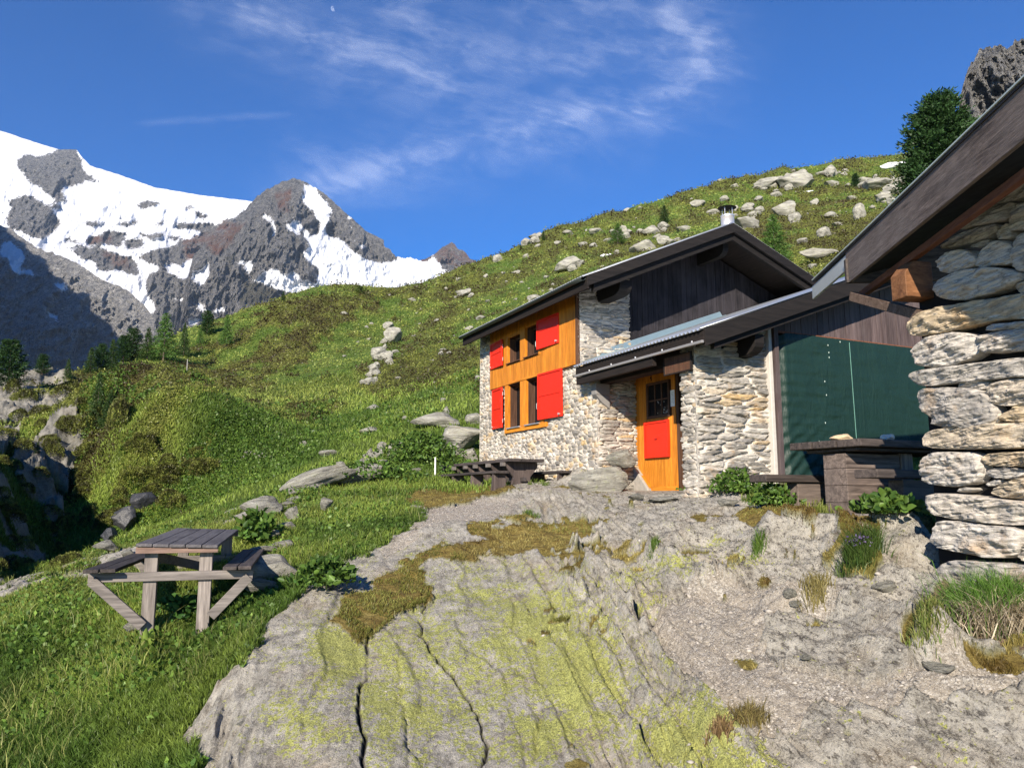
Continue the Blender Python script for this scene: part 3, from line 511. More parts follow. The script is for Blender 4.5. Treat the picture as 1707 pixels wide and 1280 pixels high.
# ridge beyond the left edge of the picture whose shadow lies on the lower slope
crest = np.array([(-3200,2650,2100),(-2400,2050,1640),(-1790,1541,1190),(-1500,1300,1010),(-1180,1041,760),(-980,840,420),(-800,640,60)], float); Tn = np.linspace(0, 6, 160); cx_, cy_, cz_ = (np.interp(Tn, np.arange(7), crest[:, i]) for i in range(3))
wd = np.linspace(-1, 1, 60); nx_, ny_ = np.array([.63, .77]) ; W_ = wd[:, None]; hh = cz_[None] + (ridged(Tn[None] * 2.2, W_ * 0 + 3, 9, 4) - .5) * 110
RX = cx_[None] + W_ * 420 * -.35; RY = cy_[None] + W_ * 420 * .35 * -1; RX = cx_[None] + W_ * -330; RY = cy_[None] + W_ * -330 * 1.1
RZ = hh - np.abs(W_) * hh * 1.0 - 60 * np.abs(W_) + (ridged(RX / 150, RY / 150, 8, 4) - .5) * 60 * np.abs(W_)
tag(link('mountain', npmesh('side_ridge', np.stack([RX, RY, RZ], -1).reshape(-1, 3), gridfaces(60, 160), {'m': np.zeros((9600, 3))}, True), None, MM), kind='structure')
# valley floor far out to the horizon
vx, vy = np.meshgrid(np.linspace(-9000, 9000, 60), np.linspace(200, 8600, 60)); vz = -260 + np.abs(vx + 300) * .0 - 0 * vy + fbm(vx / 500, vy / 500, 5) * 60
tag(link('valley', npmesh('valley', np.stack([vx, vy, vz], -1).reshape(-1, 3), gridfaces(60, 60), {'m': np.tile([0, 0, 1.], (3600, 1))}, True), None, MM), kind='structure')
# ------------------------------------------------------------ cirrus (ice cloud sheet) and the half moon
def cloud():
    nx, ny = 620, 300; px, py = np.meshgrid(np.linspace(150, 1560, nx), np.linspace(-60, 360, ny))
    wx_ = (fbm(px / 170, py / 110, 1, 5, .55) - .5) * 110; wy_ = (fbm(px / 170, py / 110, 2, 5, .55) - .5) * 70; qx, qy = px + wx_ * .6, py + wy_ * .6
    arc = [(520,318),(640,278),(760,240),(880,215),(1000,196),(1080,180),(1140,152),(1180,120),(1190,85),(1170,50),(1120,25)]
    arc2 = [(820,262),(960,232),(1080,208),(1150,170),(1200,120)]; arc3 = [(370,-5),(430,28),(520,60),(620,95),(720,130)]; arc4 = [(650,10),(720,60),(800,85),(900,98),(1040,100),(1130,85)]; arc5 = [(860,15),(960,40),(1080,75),(1130,70)]; arc6 = [(560,130),(680,120),(780,150),(880,165)]; arc7 = [(225,207),(340,200),(500,191)]; arc8 = [(1010,125),(1090,118),(1150,112)]; arc9 = [(960,10),(1050,5),(1120,40),(1160,90)]
    D = np.zeros_like(px)
    for L_, w_, a_ in ((arc, 24, .62), (arc, 60, .34), (arc2, 18, .3), (arc3, 34, .50), (arc3, 70, .26), (arc4, 34, .34), (arc4, 60, .22), (arc5, 36, .24), (arc6, 45, .22), (arc8, 12, .28), (arc9, 40, .30)):
        D = np.maximum(D, a_ * np.exp(-(seglen(qx, qy, L_) / w_) ** 2)) + .15 * a_ * np.exp(-(seglen(qx, qy, L_) / (w_ * 1.6)) ** 2)
    D = np.maximum(D, .20 * np.exp(-(seglen(px, py + wy_ * .12, arc7) / 6) ** 2) * sm(200, 300, px) * sm(510, 460, px))
    ang = np.arctan2(py - 60, px - 900); st_ = fbm(qx / 60 + np.cos(ang) * 2, qy / 13 + ang * 3, 5, 5, .6); wisp2 = .5 * fbm((qx + qy * 1.2) / 120, (qy - qx * .28) / 26, 7, 5, .62) + .5 * fbm(qx / 45, qy / 30, 8, 5, .6)
    fil = fbm((qx * .8 + qy * .6) / 70, (qy * .95 - qx * .30) / 7, 12, 4, .6); D = D * (.25 + .9 * sm(.32, .72, wisp2)) * (.55 + .9 * fil); edge = 1; D = D * sm(150, 230, px) * sm(1560, 1480, px) * sm(360, 335, py)
    Yc = 9000.; a, b, cz = raydir(px, py); t_ = (Yc + 0 * b) / b; Pz = np.stack([a * t_, b * t_, cz * t_], -1)
    t = NT('ice_cloud'); dn = t.attr('d'); mxs = t.n('MixShader'); tr = t.n('BsdfTransparent'); df = t.n('BsdfDiffuse'); df.inputs[0].default_value = (.9, .93, 1, 1); t.set(mxs.inputs[0], dn)
    tl = t.n('BsdfTranslucent'); tl.inputs[0].default_value = (.9, .93, 1, 1); ad = t.n('MixShader'); t.t.links.new(df.outputs[0], ad.inputs[1]); t.t.links.new(tl.outputs[0], ad.inputs[2]); ad.inputs[0].default_value = .3
    t.t.links.new(tr.outputs[0], mxs.inputs[1]); t.t.links.new(ad.outputs[0], mxs.inputs[2]); t.t.links.new(mxs.outputs[0], t.out.inputs[0])
    o = link('clouds', npmesh('clouds', Pz.reshape(-1, 3), gridfaces(ny, nx), {'d': np.clip(D * .21, 0, .17).ravel()}, True), None, t.m); tag(o, kind='stuff')
cloud()
p = at(556, 15, 9500); R = 4.9 / 1280 * 9500; ms = bpy.data.meshes.new('moon'); bm = bmesh.new(); bmesh.ops.create_uvsphere(bm, u_segments=32, v_segments=24, radius=R); bmesh.ops.rotate(bm, verts=bm.verts, cent=(0, 0, 0), matrix=Matrix.Rotation(.35, 3, 'Y')); bmesh.ops.bisect_plane(bm, geom=bm.verts[:] + bm.edges[:] + bm.faces[:], plane_co=(R * .12, 0, 0), plane_no=(1, 0, .35), clear_outer=True); bm.to_mesh(ms); bm.free()  # unlit side cut away: the phase is put into the shape
for f in ms.polygons: f.use_smooth = True
t = NT('moon_surface'); ad = t.n('AddShader'); df = t.n('BsdfDiffuse'); t.set(df.inputs[0], t.mix(t.mr(t.noise(.03, 3), .4, .6), (.05, .05, .05), (.22, .22, .21))); tr = t.n('BsdfTransparent'); t.t.links.new(tr.outputs[0], ad.inputs[0]); t.t.links.new(df.outputs[0], ad.inputs[1]); t.t.links.new(ad.outputs[0], t.out.inputs[0])
mo = link('moon', ms, None, t.m); mo.location = p; tag(mo, 'pale half moon in the blue sky among the thin clouds', 'moon')
# ------------------------------------------------------------ the air between here and the far peaks
bm = bmesh.new(); bmesh.ops.create_cube(bm, size=1); ms = bpy.data.meshes.new('haze'); bm.to_mesh(ms); bm.free()
hzm = bpy.data.materials.new('alpine_air'); hzm.use_nodes = True; ht = hzm.node_tree; ht.nodes.clear(); ho = ht.nodes.new('ShaderNodeOutputMaterial'); pv = ht.nodes.new('ShaderNodeVolumePrincipled')
pv.inputs['Color'].default_value = (.55, .72, 1, 1); pv.inputs['Density'].default_value = 2.4e-5; pv.inputs['Anisotropy'].default_value = 0; ht.links.new(pv.outputs[0], ho.inputs['Volume'])
ho_ = link('haze', ms, None, hzm); ho_.scale = (19000, 9200, 3800); ho_.location = (0, 4300, 1480); tag(ho_, kind='stuff')
# ------------------------------------------------------------ materials for the buildings
def wood_mat(name, dark, lite, axis='z', scale=1.0, rough=.75, knots=True, bumpd=.004, grey=None, var=.5):
    t = NT(name); tint = t.attr('tint'); sc = {'x': (.6, 9, 9), 'y': (9, .6, 9), 'z': (9, 9, .6)}[axis]; off = t.n('VectorMath', operation='ADD'); t.set(off.inputs[0], t.coord())
    cmb = t.n('CombineXYZ'); m7 = t.math('MULTIPLY', tint, 37.0); t.set(cmb.inputs[0], m7); t.set(cmb.inputs[1], m7); t.set(cmb.inputs[2], m7); t.set(off.inputs[1], cmb.outputs[0])
    v = t.map(tuple(q * scale for q in sc), vec=off.outputs[0]); g = t.noise(2.2, 7, .62, .8, v); g2 = t.noise(9, 4, .6, .2, v); b = t.noise(1.1, 4, .6, 0)
    c = t.ramp(g, [(.3, dark), (.5, tuple((a + q) / 2 for a, q in zip(dark, lite))), (.68, lite)]); c = t.mix(t.mr(g2, .45, .62, 0, .35), c, tuple(q * .45 for q in dark))
    if knots: k = t.vor(1.6, vec=t.map(tuple(q * .5 for q in sc), vec=off.outputs[0])); c = t.mix(t.mr(k, .12, .04, 0, .75), c, tuple(q * .35 for q in dark))
    h = t.n('HueSaturation'); t.set(h.inputs['Color'], c); t.set(h.inputs['Value'], t.mr(tint, 0, 1, 1 - var * .5, 1 + var * .5)); c = h.outputs[0]
    if grey is not None: c = t.mix(t.mr(b, .45, .65, 0, .6), c, grey)
    t.bsdf(c, rough, t.bump(t.math('ADD', g, t.math('MULTIPLY', g2, .5)), .6, bumpd), spec=.25); return t.m
W_BLACK = wood_mat('charred_black_boards', (.007, .0065, .009), (.032, .028, .032), 'z', grey=(.05, .044, .05), var=.9)
W_FASCIA = wood_mat('dark_stained_beam', (.006, .005, .0048), (.018, .0145, .013), 'x', var=.3, rough=.8)
W_FASCY = wood_mat('dark_stained_eave_board', (.008, .006, .0052), (.024, .017, .014), 'y', var=.3, rough=.8)
W_ORANGE = wood_mat('varnished_larch_boards', (.36, .115, .010), (.66, .25, .026), 'z', var=.28, rough=.45, bumpd=.0015)
W_ORANGEY = wood_mat('varnished_larch_rail', (.36, .12, .010), (.66, .25, .026), 'y', var=.2, rough=.45, bumpd=.0015)
W_PURPLE = wood_mat('weathered_brown_boards', (.045, .030, .030), (.13, .095, .09), 'z', grey=(.10, .08, .08), var=.6)
W_GREYX = wood_mat('weathered_grey_timber', (.06, .052, .047), (.24, .21, .19), 'x', var=.5, grey=(.20, .18, .16))
W_GREYY = wood_mat('weathered_grey_plank', (.07, .062, .058), (.27, .245, .225), 'y', var=.5, grey=(.22, .20, .18))
W_GREYZ = wood_mat('weathered_grey_post', (.08, .068, .06), (.30, .26, .23), 'z', var=.5, grey=(.25, .22, .20))
W_DKY = wood_mat('dark_weathered_plank', (.022, .018, .017), (.085, .07, .065), 'y', var=.5)
W_DKX = wood_mat('dark_weathered_slab', (.022, .018, .017), (.10, .08, .07), 'x', var=.5)
W_DKZ = wood_mat('dark_weathered_support', (.04, .03, .028), (.13, .10, .09), 'z', var=.5)
W_RED = wood_mat('red_brown_beam', (.10, .035, .018), (.24, .095, .05), 'y', var=.2)
W_CUT = wood_mat('sawn_beam_end', (.10, .042, .018), (.25, .115, .05), 'x', var=.2, rough=.6)
W_BROWN = wood_mat('brown_frame_wood', (.05, .024, .014), (.12, .06, .035), 'z', var=.2)
def plain(name, col, rough=.6, metal=0, nz=.12, sc=6, bumpd=0, spec=.35):
    t = NT(name); n = t.noise(sc, 5, .6); c = t.mix(n, tuple(q * (1 - nz) for q in col), tuple(min(1, q * (1 + nz)) for q in col)); t.bsdf(c, t.mr(n, .3, .7, rough * .85, min(1, rough * 1.15)), t.bump(n, .5, bumpd) if bumpd else None, metal, spec); return t.m
M_RED = plain('red_shutter_paint', (.62, .022, .006), .42, nz=.14, bumpd=.001, sc=9)
M_ZINC = plain('zinc_sheet', (.62, .66, .70), .38, .75, nz=.18, sc=3, bumpd=.001)
M_TIN = plain('weathered_corrugated_tin', (.58, .60, .62), .45, .55, nz=.2, sc=2)
M_STEEL = plain('stainless_flue', (.75, .72, .68), .42, .75, nz=.08)
M_GLASS = plain('dark_window_glass', (.010, .010, .011), .12, 0, spec=.12)
M_WHITE = plain('white_paper', (.75, .74, .70), .7)
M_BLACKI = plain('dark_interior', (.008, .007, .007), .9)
M_CURT = plain('pale_curtain', (.30, .27, .24), .9, nz=.25, sc=14)
M_TARP = None
t = NT('green_tarpaulin'); nv = t.noise(3, 5, .6, 1.5, t.map((1, 1, .35), (0, .5, 0))); n4 = t.noise(28, 3, .5, 0, t.map((1, 1, .3))); t.bsdf(t.mix(nv, (.006, .020, .015), (.011, .033, .025)), .52, t.bump(t.math('ADD', nv, t.math('MULTIPLY', n4, .25)), .8, .03), spec=.3); M_TARP = t.m
def stone_mat(name, mortar, ramp_, streak=(1, 1, 7), dk=.5):
    t = NT(name); a = t.sep(t.attr('s', 'Color')); cell, mort, rb = a[0], a[1], a[2]; c = t.ramp(cell, ramp_); off = t.n('VectorMath', operation='ADD'); t.set(off.inputs[0], t.coord()); cb = t.n('CombineXYZ'); q = t.math('MULTIPLY', cell, 53.); t.set(cb.inputs[0], q); t.set(cb.inputs[2], q); t.set(off.inputs[1], cb.outputs[0])
    n = t.noise(7, 7, .68, .6, t.map(streak, (0, .12, 0), off.outputs[0])); n2_ = t.noise(30, 5, .65, 0, off.outputs[0]); n3_ = t.noise(3, 4, .6)
    c = t.mix(t.mr(n, .56, .36, 0, dk), c, (.09, .085, .085)); c = t.mix(t.mr(n, .55, .72, 0, .7), c, (.60, .57, .53)); c = t.mix(t.mr(n3_, .56, .68, 0, .45), c, (.42, .25, .10)); c = t.mix(t.mr(n2_, .42, .3, 0, .5), c, (.07, .065, .06))
    mc = t.mix(t.noise(14, 5, .6), tuple(z * .75 for z in mortar), tuple(min(1, z * 1.15) for z in mortar)); c = t.mix(mort, c, mc)
    t.bsdf(c, .88, t.bump(t.math('ADD', n, t.math('MULTIPLY', n2_, .5)), .8, .022), spec=.15); return t.m
RAMP = [(0, (.20, .185, .16)), (.25, (.36, .33, .285)), (.5, (.48, .44, .38)), (.72, (.58, .54, .47)), (.84, (.52, .36, .17)), (.9, (.40, .36, .31)), (1, (.25, .235, .215))]
M_RUB = stone_mat('rubble_masonry', (.60, .54, .455), RAMP, (1, 1, 4), .45)
M_PIER = stone_mat('coursed_masonry', (.66, .60, .52), RAMP, (1, 1, 7), .7)
M_SHED = stone_mat('dry_stone', (.02, .02, .02), [(0, (.30, .275, .245)), (.3, (.44, .405, .355)), (.55, (.58, .53, .46)), (.75, (.56, .43, .26)), (1, (.68, .62, .52))], (1, 1, 6), .62)
def masonry(name, parent, mat, org, ua, va, nrm, W_, H_, cw, chh, seed, depth=.035, res=.012, skip=None, warp=.35, mortw=.12, edge='', relax=.85):
    """a rubble wall face: every stone bulges out of the mortar; org + u*ua + v*va"""
    nu, nv = int(W_ / res) + 1, int(H_ / res) + 1; u, v = np.meshgrid(np.linspace(-.03 if 'a' in edge else 0, W_ + (.03 if 'b' in edge else 0), nu), np.linspace(0, H_, nv))
    uu = u / cw + (fbm(u * 2.2, v * 2.2, seed, 3) - .5) * warp * 1.4; vv = v / chh + (fbm(u * 1.6, v * 1.6, seed + 5, 3) - .5) * warp * 2.4
    ui, vi = np.floor(uu), np.floor(vv); d1_ = np.full(u.shape, 9.); d2_ = np.full(u.shape, 9.); cid = np.zeros(u.shape); tx = np.zeros(u.shape)
    for di in (-1, 0, 1):
        for dj in (-1, 0, 1):
            a, b = ui + di, vi + dj; jx = a + .5 + (_h(a, b, 0, seed) - .5) * relax + .5 * (b % 2); jx = a + .5 + (_h(a, b, 0, seed) - .5) * relax; jy = b + .5 + (_h(a, b, 0, seed + 1) - .5) * relax
            dd = np.maximum(np.abs(uu - jx), np.abs(vv - jy)) * .55 + np.hypot(uu - jx, vv - jy) * .45; dd = dd / (.8 + .45 * _h(a, b, 0, seed + 2))
            m = dd < d1_; d2_ = np.where(m, d1_, np.minimum(d2_, dd)); cid = np.where(m, _h(a, b, 0, seed + 3), cid); d1_ = np.where(m, dd, d1_)
    g = d2_ - d1_ + (fbm(u * 24, v * 24, seed + 8, 3) - .5) * .06; prof = sm(mortw * .35, mortw * 1.7, g); mort = 1 - sm(mortw * .5, mortw * 1.0, g); mort *= (fbm(u * 5, v * 5, seed + 9, 3) > .33)
    bul = (.35 + .9 * _h(np.floor(cid * 9999), np.floor(cid * 777), 0, seed)); lay = fbm(u * 4, v * 26 + cid * 40, seed + 12, 4, .6)
    h = depth * (prof * (.45 + .75 * bul) + (lay - .5) * .85 * prof + (fbm(u * 9, v * 9, seed + 13, 3) - .5) * .5)
    if 'a' in edge: h = .03 + (h - .03) * sm(-.03, .05, u)
    if 'b' in edge: h = .03 + (h - .03) * sm(W_ + .03, W_ - .05, u)
    org, ua, va, nrm = map(np.array, (org, ua, va, nrm)); P = org + u[..., None] * ua + v[..., None] * va + h[..., None] * nrm
    msk = None
    if skip is not None: cu, cv = (u[:-1, :-1] + u[1:, 1:]) / 2, (v[:-1, :-1] + v[1:, 1:]) / 2; msk = ~skip(cu, cv)
    f = gridfaces(nv, nu, msk)
    if np.dot(np.cross(ua, va), nrm) < 0: f = f[:, ::-1]
    return link(name, npmesh(name, P.reshape(-1, 3), f, {'s': np.stack([cid, mort, u * 0], -1).reshape(-1, 3)}, True), parent, mat)
# ------------------------------------------------------------ the mountain hut; local x = into the facade, y = along it, away
RZH = math.atan2(D2[1], D2[0])
hut = empty('stone_hut', (O[0], O[1], O[2]), RZH); tag(hut, 'stone and timber mountain hut with red shutters, orange larch door and black gable', 'hut')
MH = Matrix.Translation(Vector(O)) @ Matrix.Rotation(RZH, 4, 'Z')
# window openings (y0,y1,z0,z1)
WIN = [(4.53, 5.11, 1.39, 2.32), (5.41, 5.99, 1.39, 2.32), (4.56, 5.14, 2.83, 3.46), (5.39, 6.01, 2.83, 3.40)]
fw = masonry('facade_wall', hut, M_RUB, (0, 2.40, -.75), (0, 1, 0), (0, 0, 1), (-1, 0, 0), 5.25, 4.55, .17, .085, 11, depth=.036, res=.0125,
        skip=lambda u, v: ((u + 2.4 > 4.35) & (u + 2.4 < 6.1) & (v - .75 > 1.36) & (v - .75 < 3.7)) | ((u + 2.4 < 2.98) & (v - .75 > 2.30)) | ((u + 2.4 < 2.95) & (v - .75 < -.7)) | (v - .75 > 3.79 - .0 * u), mortw=.15, edge='ab')
# batter: lower far corner steps outwards
masonry('end_wall', hut, M_RUB, (-.03, 7.63, -.75), (1, 0, 0), (0, 0, 1), (0, 1, 0), 6.5, 4.2, .25, .12, 12, res=.05, edge='')
masonry('corner_wall', hut, M_PIER, (0, 2.98, 1.9), (1, 0, 0), (0, 0, 1), (0, -1, 0), 1.10, 2.3, .36, .075, 13, edge='a', depth=.05, res=.012, mortw=.10, skip=lambda u, v: v + 1.9 > 3.86 + .45 * u)
masonry('porch_wall', hut, M_PIER, (0, 2.40, -.5), (1, 0, 0), (0, 0, 1), (0, -1, 0), .86, 2.72, .36, .060, 14, edge='a', depth=.05, res=.011, mortw=.10)
masonry('pier_wall', hut, M_PIER, (0.0, -.30, -.75), (1, 0, 0), (0, 0, 1), (0, -1, 0), 1.42, 3.9, .50, .088, 25, edge='a', depth=.05, res=.0105, mortw=.13, skip=lambda u, v: v - .75 > 2.28 + .36 * u)
masonry('pier_wall', hut, M_PIER, (0.0, -.30, -.75), (0, 1, 0), (0, 0, 1), (-1, 0, 0), .30, 3.0, .3, .085, 26, edge='a', depth=.05, res=.012, mortw=.12)
b = MB(); b.box(1.36, 1.43, -.42, -.24, -.4, 2.62); b.build('plaster_edge', plain('lime_plaster', (.46, .43, .385), .9, nz=.2, sc=12, bumpd=.01), hut, .01)
b = MB(); b.box(1.44, 1.53, -.46, -.30, -.3, 2.75); b.build('corner_post', W_PURPLE, hut, .006)
# bodies behind the faces, floors
b = MB(); b.box(.60, 7.6, 3.06, 7.60, -.6, 3.55); b.box(.45, .50, 3.1, 7.5, .9, 3.72); b.build('inner_wall', plain('dark_room', (.02, .018, .016), .9), hut)
# gable cladding, boards
def boards(name, mat, parent, x0, x1, yp, zlo, ztop, w=.13, th=.022, gap=.004, nrm=-1):
    b = MB(); x = x0
    while x < x1 - .02:
        ww = min(w * random.uniform(.85, 1.15), x1 - x); o = random.uniform(0, .010); za, zb = ztop(x), ztop(x + ww)
        zl = zlo(x + ww / 2) if callable(zlo) else zlo
        y0, y1 = (yp - th - o, yp) if nrm < 0 else (yp, yp + th + o)
        b.add([(x + gap, y0, zl), (x + ww - gap, y0, zl), (x + ww - gap, y1, zl), (x + gap, y1, zl), (x + gap, y0, za), (x + ww - gap, y0, zb), (x + ww - gap, y1, zb), (x + gap, y1, za)], [(0, 1, 5, 4), (1, 2, 6, 5), (2, 3, 7, 6), (3, 0, 4, 7), (4, 5, 6, 7), (0, 3, 2, 1)]); x += ww
    return b.build(name, mat, parent)
AP = (2.91, 5.23)      # apex x, z of the main roof top edge
def zr(x): return 3.74 + (x + .47) * (AP[1] - 3.74) / (AP[0] + .47) if x < AP[0] else AP[1] - (x - AP[0]) * .40
boards('gable_cladding', W_BLACK, hut, 1.08, 6.6, 3.02, 1.8, lambda x: zr(x) - .16)
# main roof
ROOFY0, ROOFY1 = 1.95, 7.72
def slope_prism(b, xa, xb, y0, y1, zt, th, tint=None, zo=0):
    b.prism([(xa, zt(xa) + zo), (xb, zt(xb) + zo), (xb, zt(xb) + zo - th), (xa, zt(xa) + zo - th)], 'y', y0, y1, tint)
rf = MB(); slope_prism(rf, -.44, AP[0], ROOFY0 + .05, ROOFY1, zr, .05, zo=-.05); slope_prism(rf, AP[0], 7.0, ROOFY0 + .05, ROOFY1, zr, .05, zo=-.05); roof = rf.build('roof', W_FASCY, hut)
def corr(name, parent, xs, zt, y0, y1, amp=.013, pitch=.085, mat=None, th=.0):
    n = int((y1 - y0) / pitch * 8); ys = np.linspace(y0, y1, n); A_, B_ = np.meshgrid(np.array(xs), ys); Z_ = np.vectorize(zt)(A_) + amp * np.sin(B_ / pitch * 2 * PI) + .016
    o = link(name, npmesh(name, np.stack([A_, B_, Z_], -1).reshape(-1, 3), gridfaces(n, len(xs)), {}, True), parent, mat or M_TIN); m = o.modifiers.new('thick', 'SOLIDIFY'); m.thickness = .004; return o
corr('corrugated_sheet', roof, (-.56, 1, AP[0]), zr, ROOFY0 - .02, ROOFY1 + .03); corr('corrugated_sheet', roof, (AP[0], 5, 7.05), zr, ROOFY0 - .02, ROOFY1 + .03)
b = MB(); slope_prism(b, -.47, AP[0], ROOFY0 - .03, ROOFY0 + .02, zr, .19, zo=-.005); slope_prism(b, AP[0], 7.0, ROOFY0 - .03, ROOFY0 + .02, zr, .19, zo=-.005); b.build('rake_board', W_FASCIA, roof, .004)
b = MB(); slope_prism(b, -.30, AP[0], ROOFY0 + .05, ROOFY0 + .13, zr, .17, zo=-.17); slope_prism(b, AP[0], 7.0, ROOFY0 + .05, ROOFY0 + .13, zr, .15, zo=-.17); b.build('rake_beam', W_FASCIA, roof, .004)
b = MB(); b.box(-.475, -.435, ROOFY0 - .02, ROOFY1, 3.50, 3.70); b.build('eave_board', W_FASCY, roof, .004)
def halfpipe(name, parent, x, z, y0, y1, r=.05, mat=None):
    n = 12; ys = np.linspace(y0, y1, 14); V_ = []; 
    for y in ys: V_ += [(x + r * math.cos(PI + PI * k / n), y, z + r * math.sin(PI + PI * k / n)) for k in range(n + 1)]
    o = link(name, npmesh(name, V_, gridfaces(14, n + 1), {}, True), parent, mat); m = o.modifiers.new('thick', 'SOLIDIFY'); m.thickness = .004; return o
M_GUT = plain('dark_gutter_metal', (.055, .065, .06), .4, .5)
halfpipe('gutter', hut, -.535, 3.70, ROOFY0 + .02, ROOFY1, .052, M_GUT)
b = MB()
for k in range(12):
    y = 2.2 + k * .47; slope_prism(b, -.43, .3, y, y + .08, zr, .12, zo=-.11)
b.build('rafter_ends', W_FASCIA, roof)
# purlins with rounded ends carrying the overhang
def corbel(name, parent, x0, x1, ytip, yend, ztop, h, mat):
    pts = [(ytip, ztop), (ytip, ztop - h * .45)] + [(ytip + h * .9 * (1 - math.cos(a)), ztop - h * .45 - h * .55 * math.sin(a)) for a in (.35, .8, 1.2, 1.57)] + [(yend, ztop - h), (yend, ztop)]
    b = MB(); b.prism(pts, 'x', x0, x1); return b.build(name, mat, parent, .006)
corbel('ridge_purlin', hut, 2.84, 2.97, 2.18, 3.1, 4.88, .24, W_FASCIA)
corbel('wall_plate', hut, .36, .62, 2.15, 3.1, 3.83, .26, W_FASCIA)
# orange cladding of the upper storey, with its openings
b = MB(); y = 3.03
while y < 6.98:
    w_ = min(random.uniform(.10, .135), 7.0 - y); ym = y + w_ / 2; x0 = -.065 - random.uniform(0, .006); segs = [(2.36, 3.75)]
    for (a0, a1, c0, c1) in WIN[2:]:
        if a0 - .06 < ym < a1 + .06: segs = [(2.36, c0 - .03), (c1 + .002, 3.75)]
    for s0, s1 in segs: b.box(x0, -.03, y + .002, y + w_ - .002, s0, s1)
    y += w_
b.build('larch_cladding', W_ORANGE, hut, .003)
b = MB(); b.box(-.08, 0, 2.985, 3.03, 2.32, 3.78); b.box(-.05, 0, 2.99, 7.02, 2.33, 2.358, .2); b.build('cladding_edge', W_BROWN, hut)
# lower window surround
b = MB(); zs0, zs1 = 1.28, 2.345

for q in ((-.075, .02, 5.12, 5.40, 1.382, zs1), (-.075, .02, 6.0, 6.17, 1.382, zs1), (-.075, .02, 4.36, 4.525, 1.382, zs1), (-.085, .02, 5.15, 5.38, 2.79, 3.6), (-.08, .01, 6.02, 6.10, 2.79, 3.6), (-.08, .01, 4.47, 4.55, 2.79, 3.6)): b = MB(); b.box(*q); b.build('window_surround', W_ORANGE, hut, .004)
for q in ((-.078, .02, 4.25, 6.18, zs0, 1.38), (-.082, .01, 4.3, 6.2, 2.35, 2.40)): b = MB(); b.box(*q); b.build('surround_rail', W_ORANGEY, hut, .004)
for i, (y0, y1, z0, z1) in enumerate(WIN):
    w_ = empty('window'); w_.parent = hut; fr = MB(); xi = .10; f_ = .035
    fr.box(xi, xi + .05, y0, y0 + f_, z0, z1); fr.box(xi, xi + .05, y1 - f_, y1, z0, z1); fr.box(xi, xi + .05, y0 + f_, y1 - f_, z0, z0 + f_); fr.box(xi, xi + .05, y0 + f_, y1 - f_, z1 - f_, z1)
    ym = y0 + (y1 - y0) * .42; fr.box(xi + .002, xi + .048, ym - .02, ym + .02, z0 + f_, z1 - f_)
    # dark casement swung inwards
    fr.box(xi + .05, xi + .4, y1 - f_ - .03, y1 - f_, z0 + f_, z1 - f_, .1)
    fr.box(-.02, xi, y0 - .004, y0, z0, z1, .2); fr.box(-.02, xi, y1, y1 + .004, z0, z1, .2); fr.box(-.02, xi, y0, y1, z1, z1 + .004, .2)
    fr.build('frame', W_BROWN, w_, .003)
    g = MB(); g.box(xi + .022, xi + .028, y0 + .01, y1 - .01, z0 + .01, z1 - .01); g.build('pane', M_GLASS, w_)
    g = MB(); g.box(xi + .034, xi + .04, ym - .12, ym - .03, z0 + f_, z0 + (z1 - z0) * .8); g.build('curtain', M_CURT, w_)
    g = MB(); g.box(-.115, xi, y0 - .03, y1 + .03, z0 - .025, z0 - .002); g.build('sill', M_ZINC if i < 2 else W_BROWN, w_, .003)
    if i in (0, 2):
        g = MB(); zc = z0 + (z1 - z0) * .38
        g.cyl((xi - .01, ym + .10, zc - .06), (xi - .05, ym + .10, zc - .03), .006, n=8); g.cyl((xi - .05, ym + .10, zc - .03), (xi - .05, ym + .10, zc + .07), .006, n=8); g.cyl((xi - .05, ym + .10, zc + .07), (xi - .01, ym + .10, zc + .10), .006, n=8); g.build('handle', M_STEEL, w_)
def shutter(y0, y1, z0, z1, ang, hinge, bars, label=None):
    """leaf swung back on the facade; hinge = y of the hinge side"""
    r = empty('shutter', (-.10, hinge, 0)); r.parent = hut; r.rotation_euler = (0, 0, ang)
    a0, a1 = y0 - hinge, y1 - hinge; b = MB(); b.box(-.018, 0, a0, a1, z0, z1, .5); b.build('panel', M_RED, r, .002)
    b = MB(); f_ = .04
    for (p0, p1, q0, q1) in ((a0, a0 + f_, z0, z1), (a1 - f_, a1, z0, z1), (a0 + f_, a1 - f_, z0, z0 + f_), (a0 + f_, a1 - f_, z1 - f_, z1)): b.box(-.036, -.0185, p0, p1, q0, q1, .5)
    for q in bars: b.box(-.030, -.0185, a0 + f_, a1 - f_, q, q + .022, .5)
    b.build('rail', M_RED, r, .003)
    b = MB(); ke = a0 + .06 if abs(a0) > abs(a1) else a1 - .06; b.cyl((-.036, ke, z0 + .05), (-.075, ke, z0 + .05), .018, .022, 10); b.build('knob', M_STEEL, r)
    for zz in (z0 + .15, z1 - .15): b = MB(); he = .03 if abs(a0) < abs(a1) else -.03; b.cyl((0.0, he * .3, zz - .04), (0.0, he * .3, zz + .04), .010, n=8); b.build('hinge', M_STEEL, r)
    return r
shutter(3.58, 4.49, 1.43, 2.37, math.radians(3), 4.49, (1.9,)); shutter(6.22, 6.84, 1.42, 2.33, math.radians(-4), 6.22, (1.86,))
shutter(3.67, 4.52, 2.88, 3.49, math.radians(3), 4.52, (3.25,)); shutter(6.22, 6.94, 2.82, 3.42, math.radians(-3), 6.22, (3.15,))
